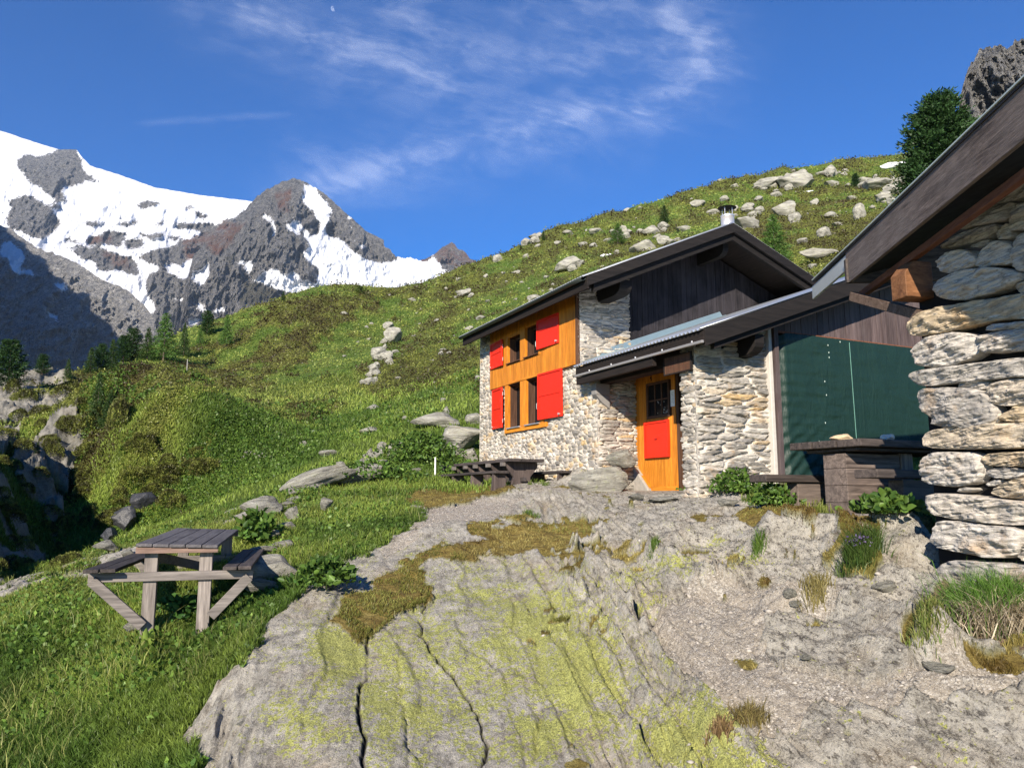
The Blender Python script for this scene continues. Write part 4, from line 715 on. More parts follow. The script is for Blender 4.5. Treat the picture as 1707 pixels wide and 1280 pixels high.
# ---- lean-to roof over porch and annex
LE = -.30; LA0, LA1 = -.86, 2.66; LZ = 2.235; LK = .362
def zl(x): return LZ + (x - LE) * LK
XR = 6.2
rf = MB(); slope_prism(rf, LE + .03, XR, LA0 + .03, LA1, zl, .05, zo=-.03); slope_prism(rf, .0, XR, LA1, 2.97, zl, .05, zo=-.03); lroof = rf.build('lean_to_roof', W_FASCY, hut)
corr('corrugated_sheet', lroof, (LE - .06, 1, 3, XR), zl, LA0 - .03, LA1, amp=.016, pitch=.09, mat=M_ZINC); corr('corrugated_sheet', lroof, (-.02, 3, XR), zl, LA1 + .002, 2.96, amp=.016, pitch=.09, mat=M_ZINC)
b = MB(); slope_prism(b, LE + .03, XR, LA0 - .02, LA0 + .03, zl, .25, zo=-.0); b.build('rake_board', W_FASCIA, lroof, .004)
b = MB(); slope_prism(b, LE + .25, XR, LA0 + .05, LA0 + .14, zl, .12, zo=-.22); b.build('rake_beam', W_FASCIA, lroof, .004)
b = MB(); b.box(LE, LE + .028, LA0 - .02, LA1, 2.04, 2.215); b.box(LE + .01, LE + .09, .35, LA1, 1.90, 2.035); b.build('eave_board', W_FASCY, lroof, .004)
b = MB(); b.box(LE - .04, LE - .002, LA0 - .03, LA1 - .02, 2.035, 2.075); b.build('eave_trim', plain('grey_metal_trim', (.33, .31, .29), .5, .5), lroof, .006)
for k in range(5): b = MB(); b.cyl((LE - .03, LA0 + .2 + k * .7, 2.075), (LE - .03, LA0 + .2 + k * .7, 2.10), .012, n=8); b.build('snow_hook', M_STEEL, lroof)
b = MB(); b.prism([(.02, zl(.02) + .03), (3.35, zl(3.35) + .03), (3.42, zl(3.4) + .04), (3.35, zl(3.35) + .15), (.5, zl(.5) + .15), (.42, zl(.42) + .06)], 'y', 2.93, 2.965); slope_prism(b, 0, 3.4, 2.80, 2.93, zl, .012, zo=.045); b.build('wall_flashing', plain('blue_grey_lead', (.22, .30, .34), .45, .4, sc=4), lroof, .004)
# beams of the porch
b = MB(); b.box(.03, .28, .0, 2.46, 1.90, 2.22); b.build('porch_lintel', W_FASCY, hut, .008)
b = MB(); b.box(-.10, .2, 2.30, 2.46, 1.70, 1.90); b.prism([(-.10, 1.70), (.2, 1.70), (.2, 1.45), (.05, 1.55)], 'y', 2.31, 2.45); b.build('corbel', plain('grey_stone_corbel', (.20, .19, .18), .9, nz=.3, bumpd=.01), hut, .01)
b = MB(); b.box(.28, .9, -.25, 2.39, 2.12, 2.2); b.build('porch_ceiling', W_FASCY, hut)
corbel('purlin_end', hut, .80, .98, -.72, .2, 2.30, .30, W_FASCIA)
b = MB(); b.box(.02, .8, -.31, -.1, 2.12, 2.32); b.build('pier_beam', W_FASCIA, hut, .006)
b = MB(); b.box(.86, .90, -.25, 2.5, -.4, 2.2); b.box(.03, .86, -.2, -.16, -.4, 2.15); b.build('porch_lining', M_BLACKI, hut)  # near black: the shade of the door recess is put into the colour
b = MB(); b.box(.80, .858, 1.13, 1.20, -.2, 2.1); b.build('door_post', W_BROWN, hut, .004)
# ---- door
b = MB(); b.prism([(1.92, -.1), (2.44, -.1), (2.44, .50), (2.395, .47), (1.93, .03)], 'x', .70, .855); b.build('mortar_wedge', plain('rough_mortar', (.30, .275, .24), .95, nz=.35, sc=14, bumpd=.03), hut, .02)
door = empty('door', (.84, 1.21, 0)); door.parent = hut
def dboards():
    b = MB(); y = 0; x0 = -.045
    while y < 1.19:
        w_ = min(.105, 1.19 - y); f0 = .0 if y < .74 else .04 + (y - .74) * .89; f1 = .0 if y + w_ < .74 else .04 + (y + w_ - .74) * .89
        for a, c in (((f0, f1), (1.26, 1.26)), ((1.9, 1.9), (2.12, 2.12))) if .14 < y + w_ / 2 < .80 else (((f0, f1), (2.12, 2.12)),):
            o = random.uniform(0, .003); b.add([(x0 - o, y + .0015, a[0]), (x0 - o, y + w_ - .0015, a[1]), (x0 - o, y + w_ - .0015, c[1]), (x0 - o, y + .0015, c[0]), (0, y + .0015, a[0]), (0, y + w_ - .0015, a[1]), (0, y + w_ - .0015, c[1]), (0, y + .0015, c[0])], [(0, 1, 2, 3), (7, 6, 5, 4), (0, 4, 5, 1), (1, 5, 6, 2), (2, 6, 7, 3), (3, 7, 4, 0)])
        y += w_
    return b.build('leaf', W_ORANGE, door, .002)
dboards()
b = MB(); b.box(-.07, -.047, 0, .74, 0, .075, .6); b.beam((-.058, .74, .045), (-.058, 1.17, .43), .024, .075, up=(1, 0, 0), tint=.5); b.build('bottom_rail', W_ORANGEY, door, .003)
wd_ = empty('door_window'); wd_.parent = door; y0, y1, z0, z1 = .14, .80, 1.26, 1.90
b = MB(); b.box(-.07, -.02, y0, y0 + .04, z0, z1); b.box(-.07, -.02, y1 - .04, y1, z0, z1); b.box(-.07, -.02, y0 + .04, y1 - .04, z0, z0 + .05); b.box(-.07, -.02, y0 + .04, y1 - .04, z1 - .04, z1)
for k in (1, 2): yy = y0 + .04 + (y1 - y0 - .08) * k / 3; b.box(-.055, -.03, yy - .012, yy + .012, z0 + .05, z1 - .04)
zz = (z0 + z1) / 2; b.box(-.056, -.031, y0 + .04, y1 - .04, zz - .012, zz + .012); b.build('frame', W_BROWN, wd_, .003)
b = MB(); b.box(-.035, -.03, y0 + .02, y1 - .02, z0 + .02, z1 - .02); b.build('pane', M_GLASS, wd_)
b = MB()
for k in range(26):
    yy = y0 + .06 + abs(random.gauss(0, .16)); zz = z0 + .06 + random.random() ** 2 * .22; r_ = random.uniform(.008, .02); b.add([(-.0362, yy, zz), (-.0362, yy + r_, zz + r_ * 2), (-.0362, yy - r_, zz + r_ * 1.4)], [(0, 1, 2)])
b.build('flower_decal', plain('pale_flower_ornament', (.35, .33, .28), .7), wd_)
b = MB(); b.box(-.085, -.047, .17, .86, .57, 1.21, .5); ha_ = b.build('hatch', M_RED, door, .004)
b = MB()
for q in ((.17, .20, .57, 1.21), (.83, .86, .57, 1.21), (.20, .83, .57, .60), (.20, .83, 1.17, 1.21)): b.box(-.102, -.086, q[0], q[1], q[2], q[3])
b.build('hatch_rail', M_RED, ha_, .004)
b = MB(); b.cyl((-.09, .50, .90), (-.115, .50, .90), .01, n=8); b.cyl((-.115, .46, .905), (-.115, .54, .895), .007, n=8); b.build('hatch_handle', plain('red_handle', (.45, .02, .02), .4), ha_)
b = MB(); b.cyl((-.05, .66, 1.99), (-.07, .66, 1.99), .012, n=8); b.box(-.056, -.046, .655, .665, 1.94, 2.05); b.build('door_knocker', M_BLACKI, door)
b = MB(); b.box(-.052, -.0475, .01, .12, 1.42, 1.70); nt = b.build('notice', M_WHITE, door); b = MB()
for k in range(9): b.box(-.0535, -.0523, .025, random.uniform(.07, .105), 1.66 - k * .024, 1.664 - k * .024)
b.build('print', plain('grey_print', (.2, .2, .2), .8), nt)
# carved board on the pier
sg = empty('carved_sign', MH @ Vector((-.10, -.34, 1.74)), RZH); tag(sg, 'dark brown carved wooden board hung under the porch eave, right of the door', 'sign')
b = MB(); b.box(-.012, .012, .0, .62, .02, .27, .5); b.build('board', W_BROWN, sg, .006)
b = MB()
for (p0, p1, q0, q1) in ((0, .62, 0, .02), (0, .62, .27, .29), (-.02, 0, 0, .29), (.62, .64, 0, .29)): b.box(-.02, .012, p0, p1, q0, q1)
b.build('frame', W_FASCY, sg, .003)
b = MB()
for k in range(4):
    for j in range(9):
        if random.random() < .75: yy = .06 + j * .058; zz = .21 - k * .05; b.beam((-.0135, yy, zz), (-.0135, yy + random.uniform(-.015, .03), zz + random.uniform(.006, .028)), .003, .006, up=(1, 0, 0))
b.build('carving', plain('worn_red_paint', (.12, .035, .02), .7), sg)
# annex wall with boards and tarpaulin
boards('annex_cladding', W_PURPLE, hut, 1.53, 6.3, -.34, 2.46, lambda x: zl(x) - .09, w=.12)
b = MB(); b.box(1.54, 6.3, -.31, -.25, -.4, 2.5); b.build('annex_wall', M_BLACKI, hut); b = MB(); b.box(1.53, 6.3, -.40, -.37, 2.45, 2.485); b.build('cover_lath', W_RED, hut, .003)
def tarp():
    nx, nz = 260, 170; x0, x1, z0, z1 = 1.60, 6.2, .22, 2.46; U, V_ = np.meshgrid(np.linspace(x0, x1, nx), np.linspace(z0, z1, nz)); s = (U - x0); tt = V_ - z0
    w = .004 * np.sin(tt * 38 + 3 * fbm(U * 2, V_ * 2, 1)) * np.exp(-s * .9) + .02 * (fbm(U * 1.5 + V_ * .9, V_ * 6, 4, 4) - .5) + .016 * np.sin((s * 1.0 - tt * 1.3) * 22 + 4 * fbm(U * 2, V_ * 2, 9)) * np.exp(-((s + .0) / .7) ** 2 - (tt / .7) ** 2) + .03 * np.exp(-((s - .9) / .4) ** 2) * (fbm(U * 3, V_ * 9, 12, 3) - .5)
    Yt = -.405 - .02 - w; Yt += .05 * sm(.10, .0, s); Zt = V_ - .05 * sm(.16, 0, s) * (V_ > 2.3) - .02 * np.sin(s * 1.1) * 0
    Yt = np.where(np.abs(U - 3.36) < .012, Yt - .006, Yt)
    return npmesh('sheet', np.stack([U, Yt, Zt], -1).reshape(-1, 3), gridfaces(nz, nx), {}, True)
tp = empty('tarpaulin', (O[0], O[1], O[2]), RZH); tag(tp, 'dark green tarpaulin nailed over the open side of the annex', 'tarpaulin'); o = link('sheet', tarp(), tp, M_TARP); m = o.modifiers.new('thick', 'SOLIDIFY'); m.thickness = .004
b = MB(); b.beam((3.15, -.43, .3), (3.12, -.43, 2.42), .006, .006); b.build('seam', plain('pale_green_thread', (.16, .34, .28), .7), tp)
b = MB()
for (x, z) in ((2.62, 2.32), (2.63, 2.2), (2.63, 2.12), (2.5, 1.72), (2.52, 1.5), (2.46, 1.05), (2.3, .75), (2.9, 2.40)): b.box(x, x + .007, -.437, -.429, z, z + .024)
b.build('snag', plain('pale_torn_thread', (.5, .6, .55), .7), tp)
# flue
fl = empty('chimney_flue', (3.36, 2.6, 5.24)); fl.parent = hut
b = MB(); b.cyl((0, 0, 0), (0, 0, .42), .135, n=28); b.build('pipe', M_STEEL, fl, 0, True); b = MB(); b.cyl((0, 0, .16), (0, 0, .19), .142, n=28); b.cyl((0, 0, .40), (0, 0, .43), .142, n=28); b.build('ring', M_STEEL, fl)
b = MB()
for k in range(4): a = k * PI / 2 + .4; b.cyl((.11 * math.cos(a), .11 * math.sin(a), .42), (.11 * math.cos(a), .11 * math.sin(a), .60), .008, n=6)
b.build('strut', M_STEEL, fl); b = MB(); b.cyl((0, 0, .60), (0, 0, .66), .19, .03, 28); b.build('cap', M_BLACKI, fl)
# ------------------------------------------------------------ dry-stone shed on the right
shed_dir = Vector((math.sin(math.radians(-12)), math.cos(math.radians(-12)), 0)); shed_n = Vector((-shed_dir.y, shed_dir.x, 0)); SP0 = at(1540, 827, 6.5)
shed = empty('stone_shed', (SP0.x, SP0.y, -.9)); tag(shed, 'dry-stone shed of thick stacked slabs with a weathered eave board, at the right edge', 'shed')
def onwall(px, py, off=0):
    a, b_, c_ = raydir(px, py); d_ = Vector((float(a), float(b_), float(c_))); t_ = (SP0 + shed_n * off).dot(shed_n) / d_.dot(shed_n); return d_ * t_
STONES = [  # outline in photo px (left end rounded), tone 0..1
 ([(1513,548),(1520,525),(1560,512),(1640,500),(1707,488),(1760,484),(1760,535),(1700,530),(1640,538),(1590,552),(1540,560),(1518,558)],.72),
 ([(1520,590),(1528,570),(1560,556),(1600,552),(1632,560),(1638,585),(1612,603),(1570,614),(1540,612),(1526,604)],.50),
 ([(1628,565),(1640,556),(1700,548),(1760,548),(1760,585),(1690,585),(1645,590),(1632,582)],.42),
 ([(1640,545),(1660,539),(1760,532),(1760,546),(1700,548),(1645,553)],.55),
 ([(1518,625),(1528,618),(1600,608),(1680,598),(1760,590),(1760,625),(1680,630),(1600,638),(1545,646),(1522,640)],.35),
 ([(1528,655),(1545,646),(1600,645),(1640,652),(1660,680),(1662,705),(1620,716),(1560,712),(1548,690),(1535,680)],.20),
 ([(1592,642),(1610,633),(1640,632),(1646,642),(1630,650),(1600,650)],.45),
 ([(1642,655),(1650,638),(1690,630),(1760,628),(1760,670),(1690,678),(1660,676),(1645,668)],.62),
 ([(1665,700),(1670,690),(1700,672),(1760,668),(1760,704),(1700,706)],.78),
 ([(1625,680),(1640,674),(1655,678),(1655,686),(1630,688)],.95),
 ([(1622,700),(1660,686),(1668,698),(1660,708),(1625,708)],.9),
 ([(1533,735),(1540,718),(1600,710),(1680,704),(1760,704),(1760,745),(1680,748),(1600,750),(1545,746)],.66),
 ([(1533,785),(1540,758),(1570,752),(1630,754),(1638,770),(1636,800),(1600,812),(1550,808),(1536,800)],.50),
 ([(1636,762),(1650,755),(1760,750),(1760,778),(1680,778),(1642,776)],.70),
 ([(1638,785),(1660,778),(1700,780),(1706,790),(1690,800),(1645,796)],.30),
 ([(1645,818),(1690,798),(1760,790),(1760,838),(1700,832),(1660,828)],.68),
 ([(1636,806),(1660,798),(1668,804),(1650,812)],.4),
 ([(1595,815),(1615,811),(1622,818),(1600,822)],.35),
 ([(1538,835),(1545,822),(1600,822),(1660,832),(1760,838),(1760,875),(1690,876),(1600,868),(1550,856)],.58),
 ([(1554,900),(1562,872),(1580,866),(1640,874),(1707,880),(1706,905),(1690,930),(1640,930),(1570,914),(1556,908)],.48),
 ([(1692,925),(1700,905),(1760,900),(1760,945),(1704,938)],.62),
 ([(1545,985),(1556,955),(1580,932),(1640,935),(1760,948),(1760,1030),(1700,1030),(1600,1010),(1552,1000)],.25),
 ([(1558,485),(1565,465),(1600,450),(1650,444),(1700,452),(1703,470),(1660,488),(1600,502),(1566,498)],.60),
 ([(1560,442),(1572,424),(1600,415),(1625,422),(1632,440),(1600,452),(1570,456)],.52),
 ([(1620,438),(1640,412),(1668,398),(1690,410),(1690,440),(1650,444),(1628,446)],.50),
 ([(1690,480),(1700,470),(1760,455),(1760,490),(1700,492)],.66),
 ([(1688,440),(1690,400),(1707,385),(1770,380),(1770,450),(1700,456)],.45),
 ([(1680,385),(1690,352),(1707,335),(1770,320),(1770,375),(1700,385)],.35),
 ([(1660,395),(1665,380),(1682,370),(1690,392),(1675,402)],.3),
 ([(1560,415),(1590,392),(1640,375),(1665,372),(1655,392),(1600,410)],.25),
 ([(1585,385),(1640,345),(1690,330),(1685,365),(1640,375)],.22),
 ([(1640,345),(1700,300),(1770,270),(1770,318),(1700,332)],.3),
 ([(1608,412),(1640,398),(1650,404),(1630,412)],.2),
 ([(1500,962),(1530,940),(1560,932),(1560,1000),(1520,990)],.0)][:-1]
def stone_wall_mesh():
    V_, F_, A_ = [], [], []; base = 0
    for si, (poly, tone) in enumerate(STONES):
        P = np.array([tuple(onwall(x, y)) for x, y in poly]); ctr = P.mean(0); ax = np.array(shed_dir); zz = np.array([0, 0, 1.]); nn = np.array(shed_n)
        a_ = (P - ctr) @ ax; h_ = (P - ctr) @ zz; n = len(a_)
        # smooth closed outline (Chaikin) and resample
        q = np.stack([a_, h_], -1)
        for _ in range(1): r_ = np.roll(q, -1, 0); q = np.stack([.75 * q + .25 * r_, .25 * q + .75 * r_], 1).reshape(-1, 2)
        sl_ = np.concatenate([[0], np.cumsum(np.linalg.norm(np.roll(q, -1, 0) - q, axis=1))]); K = 120; tq = np.linspace(0, sl_[-1], K, endpoint=False); qq = np.concatenate([q, q[:1]]); ox, oy = np.interp(tq, sl_, qq[:, 0]), np.interp(tq, sl_, qq[:, 1])
        wob = 1 + (fbm(np.cos(np.arange(K) / K * 2 * PI) * 2 + si * 9, np.sin(np.arange(K) / K * 2 * PI) * 2, si, 4) - .5) * .10; ox, oy = ox * wob, oy * wob
        R_ = 30; rr = np.sin(np.linspace(0, PI / 2, R_)); hgt = np.cos(np.linspace(0, PI / 2, R_)); size = (h_.max() - h_.min()); dp = min(.06, .16 * size + .015)
        X2 = rr[:, None] * ox[None]; Y2 = rr[:, None] * oy[None]; prof = hgt[:, None] ** .30; wob3 = fbm((X2 + si * 3) * 5, (Y2 + si) * 12, 60 + si, 4, .6) - .5; lay = fbm((X2 + si * 3) * 4 + Y2 * 3, (Y2 + X2 * .12 + si) * 55, 90 + si, 4, .65) - .5
        Dp = dp * prof + (wob3 * .10 + lay * .055) * np.minimum(1, prof * 1.5); edge_in = -.16 * (rr[:, None] > .999)
        pts = ctr + X2[..., None] * ax + Y2[..., None] * zz + (Dp + edge_in - .02)[..., None] * nn
        V_.append(pts.reshape(-1, 3)); i_ = np.arange(R_ * K).reshape(R_, K); F_.append(base + np.stack([i_[:-1], np.roll(i_, -1, 1)[:-1], np.roll(i_, -1, 1)[1:], i_[1:]], -1).reshape(-1, 4)); A_.append(np.tile([tone, 0, 0], (R_ * K, 1))); base += R_ * K
    V_ = np.concatenate(V_) - np.array(shed.location); return npmesh('stone_wall', V_, np.concatenate(F_)[:, ::-1], {'s': np.concatenate(A_)}, True)
link('stone_wall', stone_wall_mesh(), shed, M_SHED)
def sb(name, mat, fn, bevel=.004): b = MB(); fn(b); o = b.build(name, mat, shed, bevel); return o
T0 = -shed.location
a_ = shed_dir; n_ = shed_n; c0 = SP0.copy()
def Q(s, off, z): p = Vector((c0.x, c0.y, 0)) + a_ * s + n_ * off + Vector((0, 0, z)); return p - Vector(shed.location)
sb('wall_core', M_BLACKI, lambda b: b.add([Q(.0, -.10, -1.2), Q(-3.2, -.10, -1.2), Q(-3.2, -.6, -1.2), Q(.0, -.6, -1.2), Q(.0, -.10, 1.75), Q(-3.2, -.10, 1.75), Q(-3.2, -.6, 1.75), Q(.0, -.6, 1.75)], [(0, 1, 5, 4), (1, 2, 6, 5), (2, 3, 7, 6), (3, 0, 4, 7), (4, 5, 6, 7)]))
masonry('stone_wall', shed, M_SHED, tuple(Q(-1.22, -.07, -1.2)), tuple(-a_), (0, 0, 1), tuple(n_), 2.1, 3.05, .75, .20, 31, depth=.07, res=.016, mortw=.06, relax=.7)
ev = Vector((math.sin(math.radians(5.6)), math.cos(math.radians(5.6)), 0)); er = Vector((ev.y, -ev.x, 0))
shed_roof = empty('roof', (0, 0, 0)); shed_roof.parent = shed; sy = 7.5
def E(px, py, s=0, dx=0, dz=0): p = at(px, py, sy); return p + ev * s + er * dx + Vector((0, 0, dz)) - Vector(shed.location)
zt_, zb_ = at(1409, 421, sy).z, at(1409, 473, sy).z
b = MB(); L0_ = 6.2
def slabE(b, px, py, h, w, near_, far_=0, tint=None, dz=0): p = E(px, py, 0); vs = [p + ev * s + er * dx + Vector((0, 0, dz_ + dz)) for s in (far_, -near_) for dx in (0, w) for dz_ in (0, -h)]; b.add(vs, [(0, 1, 3, 2), (4, 6, 7, 5), (0, 4, 5, 1), (2, 3, 7, 6), (0, 2, 6, 4), (1, 5, 7, 3)], tint)
b = MB(); slabE(b, 1409, 421, zt_ - zb_, .035, L0_); b.build('eave_board', wood_mat('weathered_eave_board', (.055, .042, .036), (.22, .17, .145), 'y', var=.1, grey=(.18, .15, .135), scale=1.3, bumpd=.008), shed_roof, .004)
b = MB(); slabE(b, 1405, 416, .012, .02, L0_, 1.1); b.build('drip_edge', plain('pale_green_drip_edge', (.50, .56, .52), .5, .3), shed_roof)
b = MB(); p0 = E(1407, 417); 
b.add([p0 + ev * 1.1, p0 - ev * L0_, p0 - ev * L0_ + er * 3 + Vector((0, 0, 1.35)), p0 + ev * 1.1 + er * 3 + Vector((0, 0, 1.35)), p0 + ev * 1.1 + Vector((0, 0, -.03)), p0 - ev * L0_ + Vector((0, 0, -.03)), p0 - ev * L0_ + er * 3 + Vector((0, 0, 1.32)), p0 + ev * 1.1 + er * 3 + Vector((0, 0, 1.32))], [(0, 1, 2, 3), (4, 7, 6, 5), (0, 4, 5, 1), (1, 5, 6, 2), (2, 6, 7, 3), (3, 7, 4, 0)]); b.build('roof_deck', W_DKY, shed_roof)
b = MB(); slabE(b, 1410, 425, .15, .03, 0.0, 1.2); b.build('metal_fascia', plain('pale_grey_flashing', (.55, .58, .57), .4, .4), shed_roof, .003)
b = MB(); slabE(b, 1437, 482, .065, .06, L0_, .12); b.build('wall_plate', W_RED, shed_roof, .006)
b = MB()
for k in range(7): s = .0 - k * .62; b.add([E(1409, 440) + ev * (s + ds) + er * dx + Vector((0, 0, dz + dx * .45)) for ds in (0, -.08) for dx in (.05, 1.2) for dz in (.02, -.09)], [(0, 1, 3, 2), (4, 6, 7, 5), (0, 4, 5, 1), (2, 3, 7, 6), (0, 2, 6, 4), (1, 5, 7, 3)])
b.build('rafters', W_DKX, shed_roof)
# protruding sawn beam and tie beam
pA = onwall(1503, 468, .10) - Vector(shed.location)
b = MB(); c_ = onwall(1530, 470, 0) - Vector(shed.location); w_ = .24; h1 = .30
pr = [(-.17, -.15), (-.17, .06), (-.08, .165), (.10, .165), (.10, -.15)]   # (out of wall, z)
vs = [c_ + a_ * s - n_ * o_ * -1 * -1 + Vector((0, 0, zz)) for s in (-.06, .12) for o_, zz in pr]; n5 = 5
b.add(vs, [(0, 1, 2, 3, 4), (9, 8, 7, 6, 5)] + [(i, (i + 1) % 5, 5 + (i + 1) % 5, 5 + i) for i in range(5)]); b.build('beam_end', W_CUT, shed, .006)
b = MB(); p1, p2 = E(1424, 492, .05), onwall(1600, 512, -.05) + a_ * .35 - Vector(shed.location); b.beam(p1, p2, .07, .09); b.build('tie_beam', wood_mat('pale_tie_beam', (.05, .03, .02), (.17, .12, .09), 'x'), shed, .005)
b = MB(); b.add([E(1409, 473) + ev * s + er * dx + Vector((0, 0, .03 + dx * .25 + dz)) for s in (.0, -L0_) for dx in (.03, .5) for dz in (0, .02)], [(0, 1, 3, 2), (4, 6, 7, 5), (0, 4, 5, 1), (2, 3, 7, 6), (0, 2, 6, 4), (1, 5, 7, 3)]); b.build('soffit', M_BLACKI, shed_roof)  # closing board coloured black for the shade under the eave
b = MB(); b.add([E(1409, 473) + er * dx + ev * s + Vector((0, 0, z_)) for s in (-.05, 0) for dx, z_ in ((.0, .0), (0, .24), (2.5, 1.3), (2.5, .0))], [(0, 1, 2, 3), (7, 6, 5, 4), (0, 4, 5, 1), (1, 5, 6, 2), (2, 6, 7, 3), (3, 7, 4, 0)]); b.build('gable_board', W_DKX, shed_roof)
# ------------------------------------------------------------ picnic tables
def table_foreground():
    rz = math.radians(15); p0 = at(226, 906, 6.6); z0 = -1.08; R = empty('picnic_table', (p0.x, p0.y, z0), rz); tag(R, 'weathered grey picnic table with two plank benches standing on the lawn at the left', 'picnic table')
    W_, L_ = .655, 2.15; zt = p0.z - z0; dz = .045
    def zz(x, y): return zt + dz * y / L_ - .02 * x / W_
    b = MB()
    for k in range(5):
        x0, x1 = k * W_ / 5 + .003, (k + 1) * W_ / 5 - .003; ya, yb = random.uniform(-.012, .012), L_ + random.uniform(-.02, .02); th = .026; j = random.uniform(-.003, .003)
        b.add([(x, y, zz(x, y) + j - t_) for x in (x0, x1) for y in (ya, yb) for t_ in (0, th)], [(0, 1, 3, 2), (4, 6, 7, 5), (0, 4, 5, 1), (2, 3, 7, 6), (0, 2, 6, 4), (1, 5, 7, 3)])
    b.build('tabletop', W_TOP, R, .004)
    MA = wood_mat('reddish_apron', (.10, .06, .045), (.28, .19, .15), 'x', var=.2)
    for q in ((.0, W_, .02, .05, zt - .085, zt - .03), (.0, W_, L_ - .06, L_ - .03, zt - .05, zt + .015)): b = MB(); b.box(*q); b.build('apron', MA, R, .003)
    for x in (.06, .50):
        for y in (.10, L_ - .2): b = MB(); b.box(x, x + .105, y, y + .07, -.25 if y < 1 else -.15, zz(x, y) - .03); b.build('leg', W_GREYZ, R, .005)
    zr_ = .365
    for y in (.065, L_ - .235): b = MB(); b.box(-.36, .95, y, y + .034, zr_, zr_ + .075); b.build('cross_rail', W_GREYX, R, .004)
    for x0, x1 in ((-.37, -.13), (.71, .94)):
        b = MB(); b.box(x0, (x0 + x1) / 2 - .003, -.07, L_ + .05, zr_ + .088, zr_ + .118); b.box((x0 + x1) / 2 + .003, x1, -.05, L_ + .07, zr_ + .088, zr_ + .118); b.build('bench', W_DKY, R, .004)
    for (x0, z0_), (x1, z1_), y in (((-.33, zr_ + .02), (.09, -.0), .05), ((.92, zr_ + .02), (.62, .06), .05), ((-.33, zr_ + .02), (.09, .0), L_ - .25), ((.97, zr_ + .02), (.6, 0), L_ - .25)):
        b = MB(); b.beam((x0, y, z0_), (x1, y, z1_), .03, .085, up=(0, 0, 1)); b.build('brace', W_GREYX, R, .004)
    b = MB(); b.beam((.12, .20, zt - .12), (.42, 1.0, .40), .03, .08); b.build('brace', W_GREYX, R, .004)
W_TOP = wood_mat('dark_grey_tabletop', (.035, .032, .034), (.135, .125, .13), 'y', var=.5, grey=(.12, .115, .12), scale=1.4)
table_foreground()
HZ = O[2]
def table_by_wall(a0, a1, label, cut=0):
    R = empty('picnic_table', tuple(MH @ Vector((-1.0, a0, -.05))), RZH); tag(R, label, 'picnic table', 'dark picnic tables along the hut wall'); L_ = a1 - a0; b = MB()
    for k in range(3): x0 = -.36 + k * .24; b.box(x0 + .003, x0 + .237, random.uniform(-.03, .01), L_, .575, .63)
    b.build('tabletop', W_DKY, R, .006)
    for y in (.22, L_ * .5, L_ - .25):
        b = MB(); b.prism([(-.33, .57), (.33, .57), (.33, .48), (.18, .30), (.24, .04), (.30, -.15), (-.30, -.15), (-.24, .04), (-.16, .30), (-.30, .48)], 'y', y, y + .055); b.build('support', W_DKZ, R, .004)
        b = MB(); b.box(-.40, -.33, y - .02, y + .08, .50, .57); b.build('support_peg', W_GREYX, R, .003)
    b = MB(); b.box(-.03, .03, .05, L_ - .1, .22, .30); b.build('stretcher', W_DKY, R, .004)
    return R
table_by_wall(3.25, 5.0, 'dark timber picnic table beside the stone wall, nearer to the door'); table_by_wall(5.05, 6.75, 'dark timber picnic table beside the stone wall, farther from the door')
def bench(x0, a0, a1, n, label, h=.345, w=.27):
    R = empty('bench', tuple(MH @ Vector((x0, a0, -.05))), RZH); tag(R, label, 'bench', 'dark benches along the hut wall'); L_ = a1 - a0; b = MB(); b.box(0, w, 0, L_, h, h + .045); b.build('seat', W_DKY, R, .005)
    for k in range(n):
        y = .12 + k * (L_ - .3) / (n - 1); b = MB(); b.prism([(.02, h), (w - .02, h), (w + .01, .0), (w + .02, -.2), (-.03, -.2), (-.01, .0)], 'y', y, y + .05); b.build('support', W_DKZ, R, .004)
bench(-1.86, 2.75, 6.85, 5, 'long low dark bench on the meadow side of the picnic tables'); bench(-.52, 2.85, 6.3, 4, 'dark bench standing right against the stone wall', w=.32, h=.37)
pl_ = MH @ Vector((-1.72, 6.1, 0)); b = MB(); b.cyl((0, 0, -.2), (0, 0, .72), .018, .016, 10); o = b.build('white_post', plain('white_post_paint', (.72, .72, .70), .5)); o.location = pl_; tag(o, 'thin white post sticking up beside the far picnic table', 'post')
def table_right():
    n = at(1435, 730, 8.3); z0 = -.22; R = empty('picnic_table', (n.x, n.y, z0), RZH); tag(R, 'massive dark timber picnic table on a plank box foot, in front of the green tarpaulin', 'picnic table'); zt = n.z - z0
    b = MB()
    for k in range(3): y0 = k * .33; b.box(-.02 * k, 2.4, y0 + .004, y0 + .326, zt - .085, zt)
    b.build('tabletop', W_DKX, R, .012); b = MB(); b.box(.10, 2.2, .12, .86, zt - .125, zt - .088); b.build('under_frame', W_DKX, R, .01)
    b = MB(); zq = -.05
    for k, h in enumerate((.20, .19, .19, .17)): b.box(.10, .98, .30, .62, zq, zq + h - .004); zq += h
    b.build('box_foot', W_FOOT, R, .006); b = MB(); b.box(.985, 1.18, .28, .60, .16, zt - .13); b.build('foot_post', W_GREYZ, R, .006)
    b = MB(); b.box(-.35, 2.4, -.12 - .34, -.12 - .06, .40, .49); b.build('bench', W_DKX, R, .012); b = MB(); b.box(-.34, 2.3, 1.08, 1.36, .385, .475); b.build('bench', W_DKX, R, .012)
    for x, y in ((.45, -.40), (.55, 1.12)): b = MB(); b.box(x - .35, x + .35, y, y + .18, -.1, .385); b.build('bench_foot', W_FOOT, R, .008)
    b = MB(); b.box(.0, 2.0, -.45, 1.3, -.1, .03); b.build('base_plank', W_GREYX, R, .01)
    return R, n, zt, z0
W_FOOT = wood_mat('grey_brown_foot_planks', (.035, .026, .022), (.20, .155, .13), 'x', var=.5, grey=(.11, .09, .08), scale=1.1)
TR, TN, Tzt, Tz0 = table_right()
